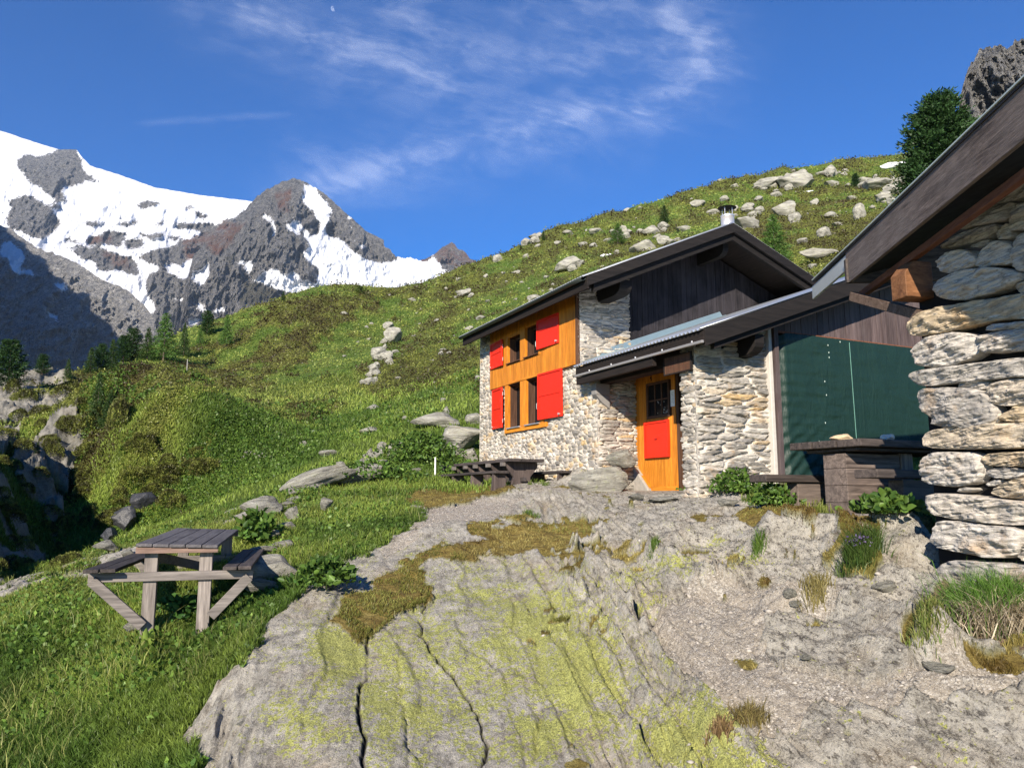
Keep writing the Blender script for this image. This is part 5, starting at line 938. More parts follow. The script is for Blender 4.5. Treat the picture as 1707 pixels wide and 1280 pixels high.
# ------------------------------------------------------------ rocks
def rock_mat():
    t = NT('boulder_granite'); off = t.coord(); n = t.noise(1.3, 8, .66, .5, t.map((1, 1, 3), (.3, .5, 0))); n2_ = t.noise(5, 6, .7); n3_ = t.noise(1.6, 4, .6); ws = t.noise(.9, 5, .6, 0, t.map((1, 1, 1), (1, 1, 0)))
    c = t.ramp(n, [(.28, (.10, .096, .085)), (.45, (.23, .22, .19)), (.58, (.33, .32, .275)), (.75, (.46, .44, .38))]); c = t.mix(t.mr(n2_, .55, .68, 0, .6), c, (.30, .32, .17)); c = t.mix(t.mr(n2_, .42, .32, 0, .7), c, (.07, .07, .065)); c = t.mix(t.mr(n3_, .58, .7, 0, .5), c, (.20, .17, .12))
    t.bsdf(c, .9, t.bump(t.math('ADD', n, t.math('MULTIPLY', n2_, .4)), .9, .12), spec=.12); return t.m
M_ROCK = rock_mat(); M_WETR = plain('wet_dark_rock', (.035, .037, .042), .45, nz=.5, sc=3, bumpd=.08)
def boulder_mesh(seed, sub=4, cuts=16):
    r = random.Random(seed); bm = bmesh.new(); bmesh.ops.create_icosphere(bm, subdivisions=sub, radius=1); P = np.array([v.co[:] for v in bm.verts])
    for _ in range(cuts):
        n = np.array([r.gauss(0, 1), r.gauss(0, 1), r.gauss(0, 1.0)]); n /= np.linalg.norm(n); d = r.uniform(.45, .85); q = P @ n - d; P -= np.outer(np.maximum(q, 0), n) * .95
    k = (fbm3(P[:, 0] * 2 + seed, P[:, 1] * 2, P[:, 2] * 4, seed, 4) - .5) * .28 + (fbm3(P[:, 0] * 7 + seed, P[:, 1] * 7, P[:, 2] * 11, seed + 3, 3) - .5) * .09; P *= (1 + k)[:, None]
    P /= np.abs(P).max(0); me = bpy.data.meshes.new('rock'); bm.verts.ensure_lookup_table()
    for v, p in zip(bm.verts, P): v.co = p
    bm.to_mesh(me); bm.free(); me.polygons.foreach_set('use_smooth', np.ones(len(me.polygons), bool)); me.materials.append(M_ROCK); return me
RM = [boulder_mesh(s) for s in range(9)]
def boulder(px, py, w, h, label=None, group=None, name='boulder', depth=.8, rz=None, tilt=0, mesh=None, Yf=None, sink=.42, cat='boulder', ymin=6):
    P = Vector(at(px, py + h / 2, Yf)) if Yf else pk(px, py + h * .42, ymin); Y = P.y; W_ = w / 1280 * Y / 2; H_ = h / 1280 * Y / 2 * 1.15
    o = bpy.data.objects.new(name, mesh or random.choice(RM)); COL.objects.link(o); o.location = (P.x, P.y + W_ * depth * .3, P.z + H_ * (1 - sink)); o.scale = (W_, W_ * depth, H_); o.rotation_euler = (random.uniform(-.15, .15), tilt, random.uniform(-.5, .5) if rz is None else rz)
    tag(o, label or 'pale grey boulder among the heather of the hillside', cat, group if label is None or group else None); return o
HG = 'boulders strewn over the hillside'
for q in [(1329,299,74,36),(1283,306,50,24),(1309,347,42,34),(1244,369,52,32),(1250,345,22,16),(1435,353,24,30),(1375,387,27,19),(1339,399,22,12),(1397,373,22,11),(1327,361,26,22),(1387,357,26,14),(1359,337,18,14),(1357,444,20,11),(1387,305,28,16),(1440,300,34,18),(1470,303,60,22),(1499,316,50,20),(949,438,52,30),(891,496,30,15),(994,385,28,13),(1139,379,28,15),(830,428,18,20),(774,487,26,16),(783,547,22,8),(801,530,22,8),(897,409,14,8),(947,387,22,10),(877,426,12,10),(990,409,16,9),(971,407,18,12),(797,629,18,10),(575,523,18,6),(685,500,20,7),(765,465,12,8),(739,582,12,6),(664,631,12,6),(646,539,16,8),(620,540,10,5),(1045,350,14,8),(1165,340,30,16),(1190,352,24,12),(1210,330,20,10),(1068,346,10,7),(860,455,16,9),(910,462,12,7),(930,405,14,8),(1015,400,20,10),(1030,420,14,8),(870,470,10,5),(840,505,10,5),(700,540,8,4),(720,600,8,4),(690,560,9,4),(810,460,12,8),(1420,330,18,10),(1455,345,16,9),(1475,330,30,14),(1410,285,14,7),(1265,330,20,12),(1225,310,16,9),(1200,300,12,6)]:
    boulder(q[0], q[1], q[2], q[3], group=HG, ymin=20)
for k in range(150):
    px = random.uniform(560, 1500); py = random.uniform(270, 640); w = random.uniform(3, 13) * random.random() ** .3; P, ok = pick(px, py, 25)
    if ok[0] and P[0][1] > 30: boulder(px, py, w, w * random.uniform(.4, .8), group=HG, ymin=25)
for (cx_, cy_, n_, sx_, sy_) in ((1335,300,9,34,14),(1290,310,8,30,14),(1470,305,12,40,14),(1480,330,8,30,12),(950,437,8,24,10),(1090,390,8,30,14),(1250,360,8,26,14),(640,590,9,16,26),(1400,290,6,24,8),(890,400,6,20,8),(780,487,5,14,6),(1030,385,6,24,8)):
    for k in range(n_): w = random.uniform(10, 30); boulder(random.gauss(cx_, sx_ * .6), random.gauss(cy_, sy_ * .6), w, w * random.uniform(.35, .8), group=HG, ymin=25, sink=.35)
boulder(1088, 383, 36, 20, 'pale angular boulder above the hut roof beside a small dark spruce', ymin=40); boulder(1072, 408, 52, 26, 'wide cracked boulder just above the roof edge of the hut', ymin=40)
boulder(1371, 425, 80, 22, 'long low rock slab between the hut roof and the shed roof', depth=.6, ymin=30)
for q, l in (((655,560,34,30),'pale rock hump at the top of the rib in the middle of the hillside'),((632,586,30,26),'light broken rock in the middle of the rib on the hillside'),((622,618,22,22),'small pale rock at the foot of the rock rib on the hillside')): boulder(*q, l, depth=.9, ymin=20, sink=.3)
for q, l in (((623,679,26,12),'flat pale stone at the upper edge of the bright meadow'),((617,717,38,12),'light rounded boulder lying alone in the green meadow'),((549,754,36,13),'low flat boulder in the meadow above the long slab'),((506,739,15,12),'small boulder in the open meadow'),((738,667,13,10),'small white stone on the slope left of the hut wall'),((639,742,22,13),'light block beside a tilted slab in the boulder field'),((653,750,26,28),'tilted pointed slab in the boulder field'),((676,697,12,8),'small pale stone above the boulder field'),((602,774,26,22),'rounded block in the boulder field below the meadow'),((567,774,16,18),'upright small block above the long slab'),((612,761,18,10),'small block on top of the boulder field'),((646,792,15,11),'small rounded stone among the leafy plants'),((690,784,24,9),'thin flat slab lying among the leafy plants'),((632,777,16,12),'pale block between the leafy plants and the boulder field')): boulder(*q, l, ymin=12)
boulder(537, 800, 150, 34, 'long narrow tilted rock slab running down the slope', depth=.35, tilt=-.30, rz=.55, sink=.15, ymin=12, mesh=RM[1]); boulder(592, 796, 96, 28, 'shorter tilted slab beside the long narrow slab', depth=.4, tilt=-.28, rz=.5, sink=.15, ymin=12, mesh=RM[4])
for k in range(16): u = random.random(); boulder(655 - 38 * u + random.gauss(0, 6), 545 + 95 * u, random.uniform(10, 24), random.uniform(8, 16), 'small broken rock of the pale rib in the middle of the hillside', 'broken rocks of the rib', ymin=20, sink=.3)
for k in range(30): u = random.random(); boulder(430 + 260 * u + random.gauss(0, 12), 850 - 115 * u + random.gauss(0, 10), random.uniform(10, 34), random.uniform(7, 16), 'pale stone in the band of rocks between the lawn and the hut corner', 'band of rocks from the lawn up to the hut', ymin=11, sink=.3, depth=.7)
for k in range(12): boulder(405 + k * 4.5, 760 + random.uniform(-3, 3), random.uniform(5, 9), random.uniform(4, 7), 'small stone in the low heap of stones on the meadow', 'heap of stones on the meadow', name='stone', cat='stone', ymin=12)
for q, l, d_ in (((727,702,92,26),'long pale boulder at the left end of the hut wall',.6),((765,732,100,48),'big smooth slab boulder against the corner of the hut',.7),((752,752,46,30),'cracked boulder at the base of the big smooth slab',.8),((792,698,34,22),'block wedged between the hut corner and the slope',.8),((744,686,12,14),'small upright stone on top of the long pale boulder',.8),((782,760,30,26),'rough block right beside the foot of the hut wall',.8)): boulder(*q, l, depth=d_, ymin=14, sink=.2)
for q, l in (((435,848,76,30),'smooth flat rock slab at the edge of the lawn'),((485,857,32,28),'rounded grey boulder at the end of the lawn, left of the pair'),((541,842,28,24),'rounded grey boulder at the end of the lawn, right of the pair'),((476,877,36,14),'flat stone below the rounded boulders'),((456,892,30,14),'small slab leaning at the path edge'),((474,908,42,13),'thin pointed slab on top of the rock pile'),((441,921,64,14),'flat capping slab on the lichened block'),((440,980,72,22),'low stone under the big lichened block'),((230,1046,48,18),'flat pale stone in the grass before the table leg'),((174,913,40,18),'grey stone behind the left bench of the foreground table'),((212,923,22,12),'small dark stone behind the left bench'),((192,940,26,16),'rough stone under the end of the left bench')): boulder(*q, l, depth=.8, ymin=5.5, sink=.2)
boulder(1000, 790, 128, 62, 'pale striated rock bulging from the foot of the wall left of the door', Yf=13.0, depth=.5, sink=.62, rz=.35, mesh=RM[3]); boulder(1036, 756, 54, 30, 'pinkish brown stone set above the striated rock by the door', Yf=13.4, depth=.4, sink=.5, rz=.3)
boulder(449, 948, 112, 66, 'big lichened block right of the foreground picnic table', Yf=7.9, depth=.7, sink=.35)
for q, l in (((1575,1114,66,14),'flat loose slab at the foot of the ridge on the right'),((1345,1113,24,8),'small flat stone lying on the gravel'),((1320,1001,26,16),'pale rounded stone at the edge of the gravel'),((1328,1010,22,12),'rust brown stone at the edge of the gravel'),((1215,838,40,14),'flat stone on the ground before the stone pier'),((1110,832,60,10),'long flat step stone before the door'),((1060,828,30,12),'rough stone left of the step stone'),((1480,982,44,22),'broken slab against the foot of the shed wall')): boulder(*q, l, name='stone', cat='stone', ymin=4, depth=.7, sink=.3)
for px, py, w, h, l in ((1405, 726, 38, 14, 'ochre stone lying on the dark picnic table, left of the two'), (1482, 726, 28, 13, 'white stone lying on the dark picnic table, right of the two')):
    o = boulder(px, py, w, h, l, name='stone', Yf=8.75, cat='stone'); o.location.z = TN.z + o.scale[2] * .72; o.data = o.data.copy(); o.data.materials[0] = plain('table_stone_' + ('ochre' if px < 1440 else 'white'), (.50, .38, .24) if px < 1440 else (.58, .55, .52), .9, nz=.35, bumpd=.01, sc=9)
# ------------------------------------------------------------ conifers
def leaf_attr_mat(name, trans=.3):
    t = NT(name); c = t.attr('c', 'Color'); n = t.noise(.7, 3, .6); h = t.n('HueSaturation'); t.set(h.inputs['Color'], c); t.set(h.inputs['Value'], t.mr(n, .3, .7, .75, 1.25)); return t.leafy(h.outputs[0], trans)
M_NEED = leaf_attr_mat('conifer_needles', .2); M_LEAF = leaf_attr_mat('grass_and_leaves', .35)
M_BARK = plain('conifer_bark', (.12, .09, .075), .95, nz=.4, sc=8, bumpd=.02)
def conifer_mesh(kind, seed, nb=90, sp=26, fs=1.0):
    r = np.random.default_rng(seed); V_, F_, C_ = [], [], []; base = 0
    shape = {'spruce': lambda t: (1 - t) ** .9 * .27 + .012, 'larch': lambda t: (1 - t) ** .8 * .33 + .015, 'arolla': lambda t: .25 * np.sqrt(np.maximum(0, 1 - ((t - .28) / .74) ** 2)) * (1 - .25 * t) + .02, 'bush': lambda t: .6 * np.sqrt(np.maximum(0, 1 - (t) ** 2)) + .05}[kind]
    col = {'spruce': (.040, .075, .020), 'larch': (.085, .165, .035), 'arolla': (.030, .065, .020), 'bush': (.085, .12, .028)}[kind]; t0 = {'spruce': .06, 'larch': .10, 'arolla': .05, 'bush': .0}[kind]
    for b_ in range(nb):
        t = t0 + (1 - t0) * (b_ + r.random()) / nb; a = b_ * 2.4 + r.normal(0, .4); L_ = shape(t) * r.uniform(.62, 1.12); rise = {'spruce': -.18, 'larch': .05, 'arolla': .45, 'bush': .35}[kind] + r.normal(0, .08); dr = np.array([math.cos(a), math.sin(a), rise])
        n = max(5, int(sp * (L_ / .3) ** .8)); s = r.random(n) ** .55; droop = -.20 * s ** 2 * L_ if kind != 'arolla' else .12 * s ** 2 * L_; P = np.array([0, 0, t]) + dr * (s * L_)[:, None]; P[:, 2] += droop; P += r.normal(0, .014 + .10 * L_ * .35, (n, 3)) * (1, 1, .6)
        sz = {'spruce': .028, 'larch': .026, 'arolla': .030, 'bush': .05}[kind] * fs * r.uniform(.7, 1.4, n); out = dr * 1.0 + r.normal(0, .55, (n, 3)); out /= np.linalg.norm(out, axis=1)[:, None]; sd = np.cross(out, r.normal(0, 1, (n, 3))); sd /= np.linalg.norm(sd, axis=1)[:, None] + 1e-9
        q = np.stack([P - sd * sz[:, None] * .45, P + sd * sz[:, None] * .45, P + out * sz[:, None] * 1.6 + sd * sz[:, None] * .1], 1).reshape(-1, 3); V_.append(q); F_.append(base + np.arange(3 * n).reshape(-1, 3)); base += 3 * n
        tone = r.uniform(.65, 1.4); cc = np.array(col) * tone * (1 + .15 * r.normal(0, 1, (n, 1))); cc = np.clip(cc, .004, 1); C_.append(np.repeat(cc, 3, 0))
    return npmesh('crown', np.concatenate(V_), np.concatenate(F_), {'c': np.concatenate(C_)})
CONM = {k: [] for k in ('spruce', 'larch', 'arolla', 'bush')}
for k in CONM:
    for s in range(3): me = conifer_mesh(k, s * 7 + len(k), nb={'bush': 90, 'arolla': 190}.get(k, 170), sp=60, fs=.62); me.materials.append(M_NEED); CONM[k].append(me)
def cushion_mesh(seed, n=2600):
    r = np.random.default_rng(seed); a = r.uniform(0, 2 * PI, n); u = r.random(n) ** .8; el = np.arcsin(u); P = np.stack([np.cos(a) * np.cos(el), np.sin(a) * np.cos(el), np.sin(el)], -1); k = .62 + .55 * fbm3(P[:, 0] * 2.2 + seed, P[:, 1] * 2.2, P[:, 2] * 2.2, seed, 3) + r.normal(0, .05, n); P *= k[:, None]
    d = P + r.normal(0, .6, (n, 3)); d /= np.linalg.norm(d, axis=1)[:, None]; sd = np.cross(d, r.normal(0, 1, (n, 3))); sd /= np.linalg.norm(sd, axis=1)[:, None]; s = .055 * r.uniform(.7, 1.5, n)[:, None]; V_ = np.stack([P - sd * s * .5, P + sd * s * .5, P + d * s * 1.5], 1).reshape(-1, 3)
    t = sm(.35, .65, fbm3(P[:, 0] * 3, P[:, 1] * 3, P[:, 2] * 3, seed + 9, 2)); c = np.array((.055, .055, .018)) * (1 - t[:, None]) + np.array((.17, .19, .04)) * t[:, None]; c = np.clip(c * (1 + .25 * r.normal(0, 1, (n, 1))), .005, 1); me = npmesh('crown', V_, np.arange(3 * n).reshape(-1, 3), {'c': np.repeat(c, 3, 0)}); me.materials.append(M_NEED); return me
CUSH = [cushion_mesh(s) for s in range(4)]
def cushion(px, py, w, h, label, group=None, name='shrub', ymin=11):
    P = pk(px, py + h / 2, ymin); W_ = w / 1280 * P.y / 2; o = bpy.data.objects.new(name, random.choice(CUSH)); COL.objects.link(o); o.location = (P.x, P.y + W_ * .3, P.z - .1 * W_); o.scale = (W_, W_, h / 1280 * P.y * 1.15); o.rotation_euler = (0, 0, random.uniform(0, 6)); tag(o, label, 'shrub', group)
BIGA = conifer_mesh('arolla', 77, nb=420, sp=190, fs=.42); BIGA.materials.append(M_NEED)
tb = MB(); tb.cyl((0, 0, -.06), (0, 0, .97), .018, .002, 8); TRK = tb.build('t_', M_BARK); TRKM = TRK.data; bpy.data.objects.remove(TRK)
def conifer(kind, px, pybase, pytop, label, group=None, wide=1.0, mesh=None, ymin=15, Pw=None, name=None):
    P = Pw or pk(px, pybase, ymin); H_ = (pybase - pytop) / 1280 * P.y * 1.03; nm = name or {'spruce': 'spruce_tree', 'larch': 'larch_tree', 'arolla': 'pine_tree', 'bush': 'dwarf_pine'}[kind]
    R = empty(nm, (P.x, P.y, P.z - .02 * H_), random.uniform(0, 6)); tag(R, label, {'bush': 'shrub'}.get(kind, 'tree'), group); R.scale = (H_ * wide, H_ * wide, H_)
    c = link('crown', mesh or random.choice(CONM[kind]), R); tk = link('trunk', TRKM, R); return R
for a in [('larch',272,602,520,'broad light green conifer, tallest of the row on the left ridge',1.05),('arolla',345,560,518,'dark rounded pine on the left ridge, right of the tallest conifer',1.1),('larch',377,578,524,'slender light green larch at the right end of the ridge row',.8),('spruce',306,592,536,'small dark spruce between the tallest conifer and the rounded pine',.8),('arolla',220,602,548,'dark pine in the ridge row, directly left of the tallest conifer',1.1),('spruce',245,600,545,'mid green spruce crowded behind the tallest conifer',1.1),('spruce',186,614,565,'dark spruce near the left end of the ridge row',1.1),('spruce',150,624,578,'dark spruce at the left end of the ridge row, above the outcrop',1.1),('arolla',168,618,575,'low dark pine squeezed into the left part of the ridge row',1.2),('larch',333,575,546,'little larch in front of the rounded dark pine',.9),('arolla',205,606,560,'small dark pine filling the gap in the ridge row',1.2),
          ('arolla',12,650,568,'big green pine at the left edge above the rock outcrop',1.3),('arolla',70,626,592,'rounded dark pine behind the top of the rock outcrop',1.3),('spruce',112,634,600,'small spruce behind the right shoulder of the rock outcrop',.9),
          ('spruce',160,715,620,'pointed spruce growing on the flank of the rock outcrop',.75),('spruce',180,712,650,'lower spruce right beside the pointed spruce',.9),('spruce',14,764,736,'tiny spruce at the left edge on the rock slab',1.0),('spruce',62,758,738,'tiny spruce on the ledge below the rock slab',1.0),
          ('spruce',472,503,484,'tiny spruce on the ridge below the rocky peak',1.0),('bush',600,492,478,'small round bush on the ridge below the snowfield',1.0),('spruce',536,492,484,'tiny spruce on the ridge under the middle of the peak',1.2),('spruce',906,402,384,'tiny spruce on the skyline above the hut eave',1.0),('spruce',868,418,408,'tiny conifer low on the skyline, left of the others',1.2),('larch',1030,408,370,'round light green larch on the slope above the hut roof',1.6),('spruce',1108,374,340,'dark dense spruce above the ridge of the boulder slope',1.35),('larch',1292,440,352,'large feathery light green larch right behind the hut gable',1.2),('arolla',1427,314,289,'small dark pine high on the slope under the snow patch',1.3)]:
    conifer(a[0], a[1], a[2], a[3], a[4], wide=a[5])
conifer('arolla', 1580, 385, 150, 'huge dark green pine rising behind the shed roof', mesh=BIGA, wide=1.12, ymin=40)
for px, py, w, h, l in ((150,705,70,40,'spreading dwarf pine bush at the foot of the pointed spruce'),(195,690,40,50,'dark dwarf pine bush right of the pointed spruce'),(120,712,50,24,'low dwarf pine mat on the rock outcrop'),(150,745,60,22,'dwarf pine mat on the shelf above the shaded cliff'),(30,690,40,20,'dwarf pine tuft at the left of the rock slab'),(235,745,60,28,'juniper cushion on the upper mound'),(345,775,70,26,'juniper cushion on the sunny rounded mound'),(280,790,60,24,'dark juniper cushion above the wet rocks'),(215,800,50,30,'heather cushion left of the wet rocks')):
    cushion(px, py, w, h, l, name='dwarf_pine' if 'pine' in l else 'shrub')
for q, l in (((205,872,44,40),'dark wet rock in the gully left of the meadow'),((238,838,44,34),'dark wet rock higher up in the gully'),((180,895,30,26),'small dark rock at the foot of the gully')): o = boulder(*q, l, ymin=12, sink=.2); o.data = o.data.copy(); o.data.materials[0] = M_WETR
for k in range(46):
    px, py = random.uniform(-5, 145), random.uniform(640, 945); w, h = random.uniform(20, 46), random.uniform(12, 22); cushion(px, py, w, h, 'dark juniper cushion clinging to the rocks at the left edge', 'juniper cushions on the left rocks', ymin=12)
for k in range(26):
    px, py = random.uniform(150, 400), random.uniform(700, 900)
    if inpoly(np.array([px]), np.array([py]), SHRB)[0]: w, h = random.uniform(24, 50), random.uniform(12, 24); cushion(px, py, w, h, 'low rounded heather cushion on the mounds above the gully', 'heather cushions above the gully')

b = MB(); pp = pk(311, 626, 45); b.cyl((0, 0, -.1), (0, 0, 26 / 1280 * pp.y), .04, .03, 6); o = b.build('marker_pole', plain('bleached_pole_wood', (.34, .32, .29), .8)); o.location = pp; tag(o, 'thin pale pole standing on the slope below the ridge trees', 'pole')
p_ = pk(1492, 268, 60); 
def snow(px, py, w, h, label, grp=None):
    P = pk(px, py + h / 2, 20); o = bpy.data.objects.new('snow_patch', RM[2].copy()); COL.objects.link(o); o.data.materials.clear(); o.data.materials.append(M_SNOW); W_ = w / 1280 * P.y / 2; o.location = (P.x, P.y + W_ * .6, P.z + h / 1280 * P.y * .3); o.scale = (W_, W_ * .8, h / 1280 * P.y * .62); tag(o, label, 'snow patch')
M_SNOW = plain('old_snow', (.85, .86, .88), .7, nz=.05)
snow(1497, 272, 46, 13, 'white snow patch on the skyline left of the huge pine'); snow(1350, 318, 22, 5, 'thin snow streak below the cluster of big boulders'); snow(1012, 424, 22, 6, 'small snow remnant in the brown hollow above the roof')
# ------------------------------------------------------------ grass, leaves, heather
def sample_px(n, x0, x1, y0, y1, cond, ymin=3.5):
    px = rng.uniform(x0, x1, n); py = rng.uniform(y0, y1, n); P, ok = pick(px, py, ymin); m = ok & cond(P, px, py); P = P[m]; P[:, :2] += rng.normal(0, 1, (len(P), 2)) * P[:, 1:2] * .0012; P[:, 2] = hz(P[:, 0], P[:, 1]); return P
def blades(name, P, h, w, col, lean=.35, label=None, mat=None, parent=None, jit=.25, kind='stuff', curl=.3, down=0):
    n = len(P); h = h * rng.uniform(.55, 1.35, n); a = rng.uniform(0, 2 * PI, n); sd = np.stack([np.cos(a), np.sin(a), 0 * a], -1) * (w / 2 * rng.uniform(.7, 1.4, n))[:, None]; la = rng.uniform(0, 2 * PI, n); ln = np.stack([np.cos(la), np.sin(la), 0 * la], -1) * (h * np.abs(rng.normal(lean, lean * .5, n)))[:, None]; up = np.array([0, 0, 1.]) * h[:, None]
    B_ = P - up * .12; M_ = P + up * .55 + ln * .35; T_ = P + up * (1 - curl * rng.random((n, 1)) - down) + ln; V_ = np.stack([B_ - sd, B_ + sd, M_ + sd * .8, M_ - sd * .8, T_], 1).reshape(-1, 3); i = np.arange(n)[:, None] * 5; F_ = np.concatenate([i + [0, 1, 2], i + [0, 2, 3], i + [3, 2, 4]], 0)
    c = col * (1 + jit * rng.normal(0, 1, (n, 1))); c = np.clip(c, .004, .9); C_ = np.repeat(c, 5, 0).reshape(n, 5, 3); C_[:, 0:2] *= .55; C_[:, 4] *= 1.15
    me = npmesh(name, V_, F_, {'c': C_.reshape(-1, 3)}); o = link(name, me, parent, mat or M_LEAF)
    if kind: tag(o, kind=kind)
    return o
def leaves(name, P, s, col, jit=.25, flat=.5, parent=None, kind='stuff', lift=.5):
    n = len(P); s = s * rng.uniform(.6, 1.4, n); d = rng.normal(0, 1, (n, 3)); d[:, 2] = np.abs(d[:, 2]) * .6 + .1; d /= np.linalg.norm(d, axis=1)[:, None]; k = rng.normal(0, 1, (n, 3)); k[:, 2] *= flat; sd = np.cross(d, k); sd /= np.linalg.norm(sd, axis=1)[:, None] + 1e-9; C0_ = P + np.array([0, 0, 1.]) * (s * lift * rng.random(n))[:, None]
    c = np.clip(col * (1 + jit * rng.normal(0, 1, (n, 1))), .004, .9); S_ = s[:, None]
    if n < 3000:
        nn = np.cross(sd, d); f = .10 * S_ * nn; V_ = np.stack([C0_, C0_ + d * S_ * .3 + sd * S_ * .30 + f, C0_ + d * S_ * .72 + sd * S_ * .24 + f, C0_ + d * S_ - f, C0_ + d * S_ * .72 - sd * S_ * .24 + f, C0_ + d * S_ * .3 - sd * S_ * .30 + f], 1).reshape(-1, 3); i = np.arange(n)[:, None] * 6
        o = link(name, npmesh(name, V_, np.concatenate([i + [0, 1, 2, 3], i + [0, 3, 4, 5]]), {'c': np.repeat(c, 6, 0)}), parent, M_LEAF)
    else:
        V_ = np.stack([C0_, C0_ + d * S_ * .5 + sd * S_ * .36, C0_ + d * S_, C0_ + d * S_ * .5 - sd * S_ * .36], 1).reshape(-1, 3)
        o = link(name, npmesh(name, V_, np.arange(4 * n).reshape(-1, 4), {'c': np.repeat(c, 4, 0)}), parent, M_LEAF)
    if kind: tag(o, kind=kind)
    return o
Rk, Dr, So, He, Pt = rock, dry, soil, heather, patch2
isgr = lambda P: (look(Rk, P[:, 0], P[:, 1]) < .5)
def mixc(t, a, b): t = np.asarray(t)[:, None]; return np.array(a) * (1 - t) + np.array(b) * t
def greens(P, f=.9):
    t = fbm(P[:, 0] * f, P[:, 1] * f, 201, 4); t2 = fbm(P[:, 0] * f * .3, P[:, 1] * f * .3, 205, 3); c = mixc(sm(.38, .62, t), (.075, .13, .022), (.21, .28, .05)); return c * (1 - sm(.5, .62, t2)[:, None] * .35) + sm(.5, .62, t2)[:, None] * .35 * np.array([.28, .26, .07])
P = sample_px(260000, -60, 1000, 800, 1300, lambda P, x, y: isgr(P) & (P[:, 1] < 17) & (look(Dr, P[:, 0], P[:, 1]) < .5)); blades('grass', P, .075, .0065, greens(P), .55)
P = sample_px(120000, -60, 1000, 800, 1300, lambda P, x, y: isgr(P) & (P[:, 1] < 17) & (look(Dr, P[:, 0], P[:, 1]) < .5) & (fbm(P[:, 0] * 1.3, P[:, 1] * 1.3, 210, 3) > .47)); leaves('leafy_undergrowth', P, .034, mixc(rng.random(len(P)), (.06, .12, .025), (.17, .25, .05)))
P = sample_px(42000, -60, 760, 830, 1300, lambda P, x, y: isgr(P) & (P[:, 1] < 15) & (look(Dr, P[:, 0], P[:, 1]) < .5) & (fbm(P[:, 0] * 2.1, P[:, 1] * 2.1, 214, 4) > .54)); leaves('leafy_undergrowth', P, .042, mixc(rng.random(len(P)), (.05, .11, .02), (.16, .25, .045)), lift=1.3, jit=.2)
P = sample_px(9000, -60, 760, 830, 1300, lambda P, x, y: isgr(P) & (P[:, 1] < 15) & (look(Dr, P[:, 0], P[:, 1]) < .5) & (fbm(P[:, 0] * 1.1, P[:, 1] * 1.1, 216, 4) > .5)); blades('tall_grass', P, .17, .006, mixc(rng.random(len(P)), (.10, .15, .03), (.30, .30, .10)), .55)
for k in range(14): boulder(random.uniform(20, 420), random.uniform(1010, 1240), random.uniform(8, 20), random.uniform(4, 8), 'small pale stone half sunk in the lawn around the foreground table', 'small stones in the lawn', name='stone', cat='stone', ymin=4, sink=.55)
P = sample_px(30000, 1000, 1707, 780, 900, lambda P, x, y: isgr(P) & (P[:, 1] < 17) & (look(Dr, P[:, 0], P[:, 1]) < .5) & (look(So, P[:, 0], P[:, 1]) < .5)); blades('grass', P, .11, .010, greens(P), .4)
P = sample_px(160000, 540, 1707, 805, 1180, lambda P, x, y: (look(Dr, P[:, 0], P[:, 1]) > .5) & (P[:, 1] < 17) & (fbm(P[:, 0] * 7, P[:, 1] * 7, 222, 3) > .40)); t_ = fbm(P[:, 0] * 2.5, P[:, 1] * 2.5, 220, 4); t3 = fbm(P[:, 0] * .9, P[:, 1] * .9, 221, 3)
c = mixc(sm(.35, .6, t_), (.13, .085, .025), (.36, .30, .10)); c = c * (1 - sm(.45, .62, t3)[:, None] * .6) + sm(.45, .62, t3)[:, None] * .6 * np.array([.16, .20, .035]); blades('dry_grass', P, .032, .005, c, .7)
# middle distance: tussocks, leafy plants, heather, all growing on the slope
mid_ = lambda P: isgr(P) & (P[:, 1] > 13)
P = sample_px(120000, -60, 860, 560, 960, lambda P, x, y: mid_(P) & (P[:, 1] < 60) & (look(He, P[:, 0], P[:, 1]) < .55)); g = greens(P, .25); blades('meadow', P, .0048 * P[:, 1] + .03, .0009 * P[:, 1], g * 1.15, .6)
P = sample_px(120000, -60, 860, 620, 960, lambda P, x, y: mid_(P) & (P[:, 1] < 45) & (fbm(P[:, 0] * .45, P[:, 1] * .45, 230, 4) > .51) & (x + (y - 700) * .3 > 80)); leaves('leafy_undergrowth', P, .0028 * P[:, 1] + .01, mixc(rng.random(len(P)), (.045, .10, .018), (.13, .20, .035)), lift=1.4)
P = sample_px(420000, -60, 1530, 250, 860, lambda P, x, y: mid_(P) & (look(He, P[:, 0], P[:, 1]) > .25)); hv = look(He, P[:, 0], P[:, 1]); t_ = fbm(P[:, 0] * .6, P[:, 1] * .35, 240, 4)
c = mixc(sm(.42, .60, t_), (.060, .046, .018), (.22, .24, .052)); c = c * (.7 + .5 * (1 - hv[:, None])); leaves('heather', P, .0021 * P[:, 1] + .01, c, .18, lift=1.4)
P = sample_px(300000, -60, 1530, 250, 700, lambda P, x, y: mid_(P) & (P[:, 1] > 40) & (look(He, P[:, 0], P[:, 1]) < .4)); leaves('alpine_turf', P, .0019 * P[:, 1], mixc(sm(.4, .6, fbm(P[:, 0] * .3, P[:, 1] * .3, 250, 4)), (.10, .155, .03), (.26, .31, .07)), .25, lift=1.0)
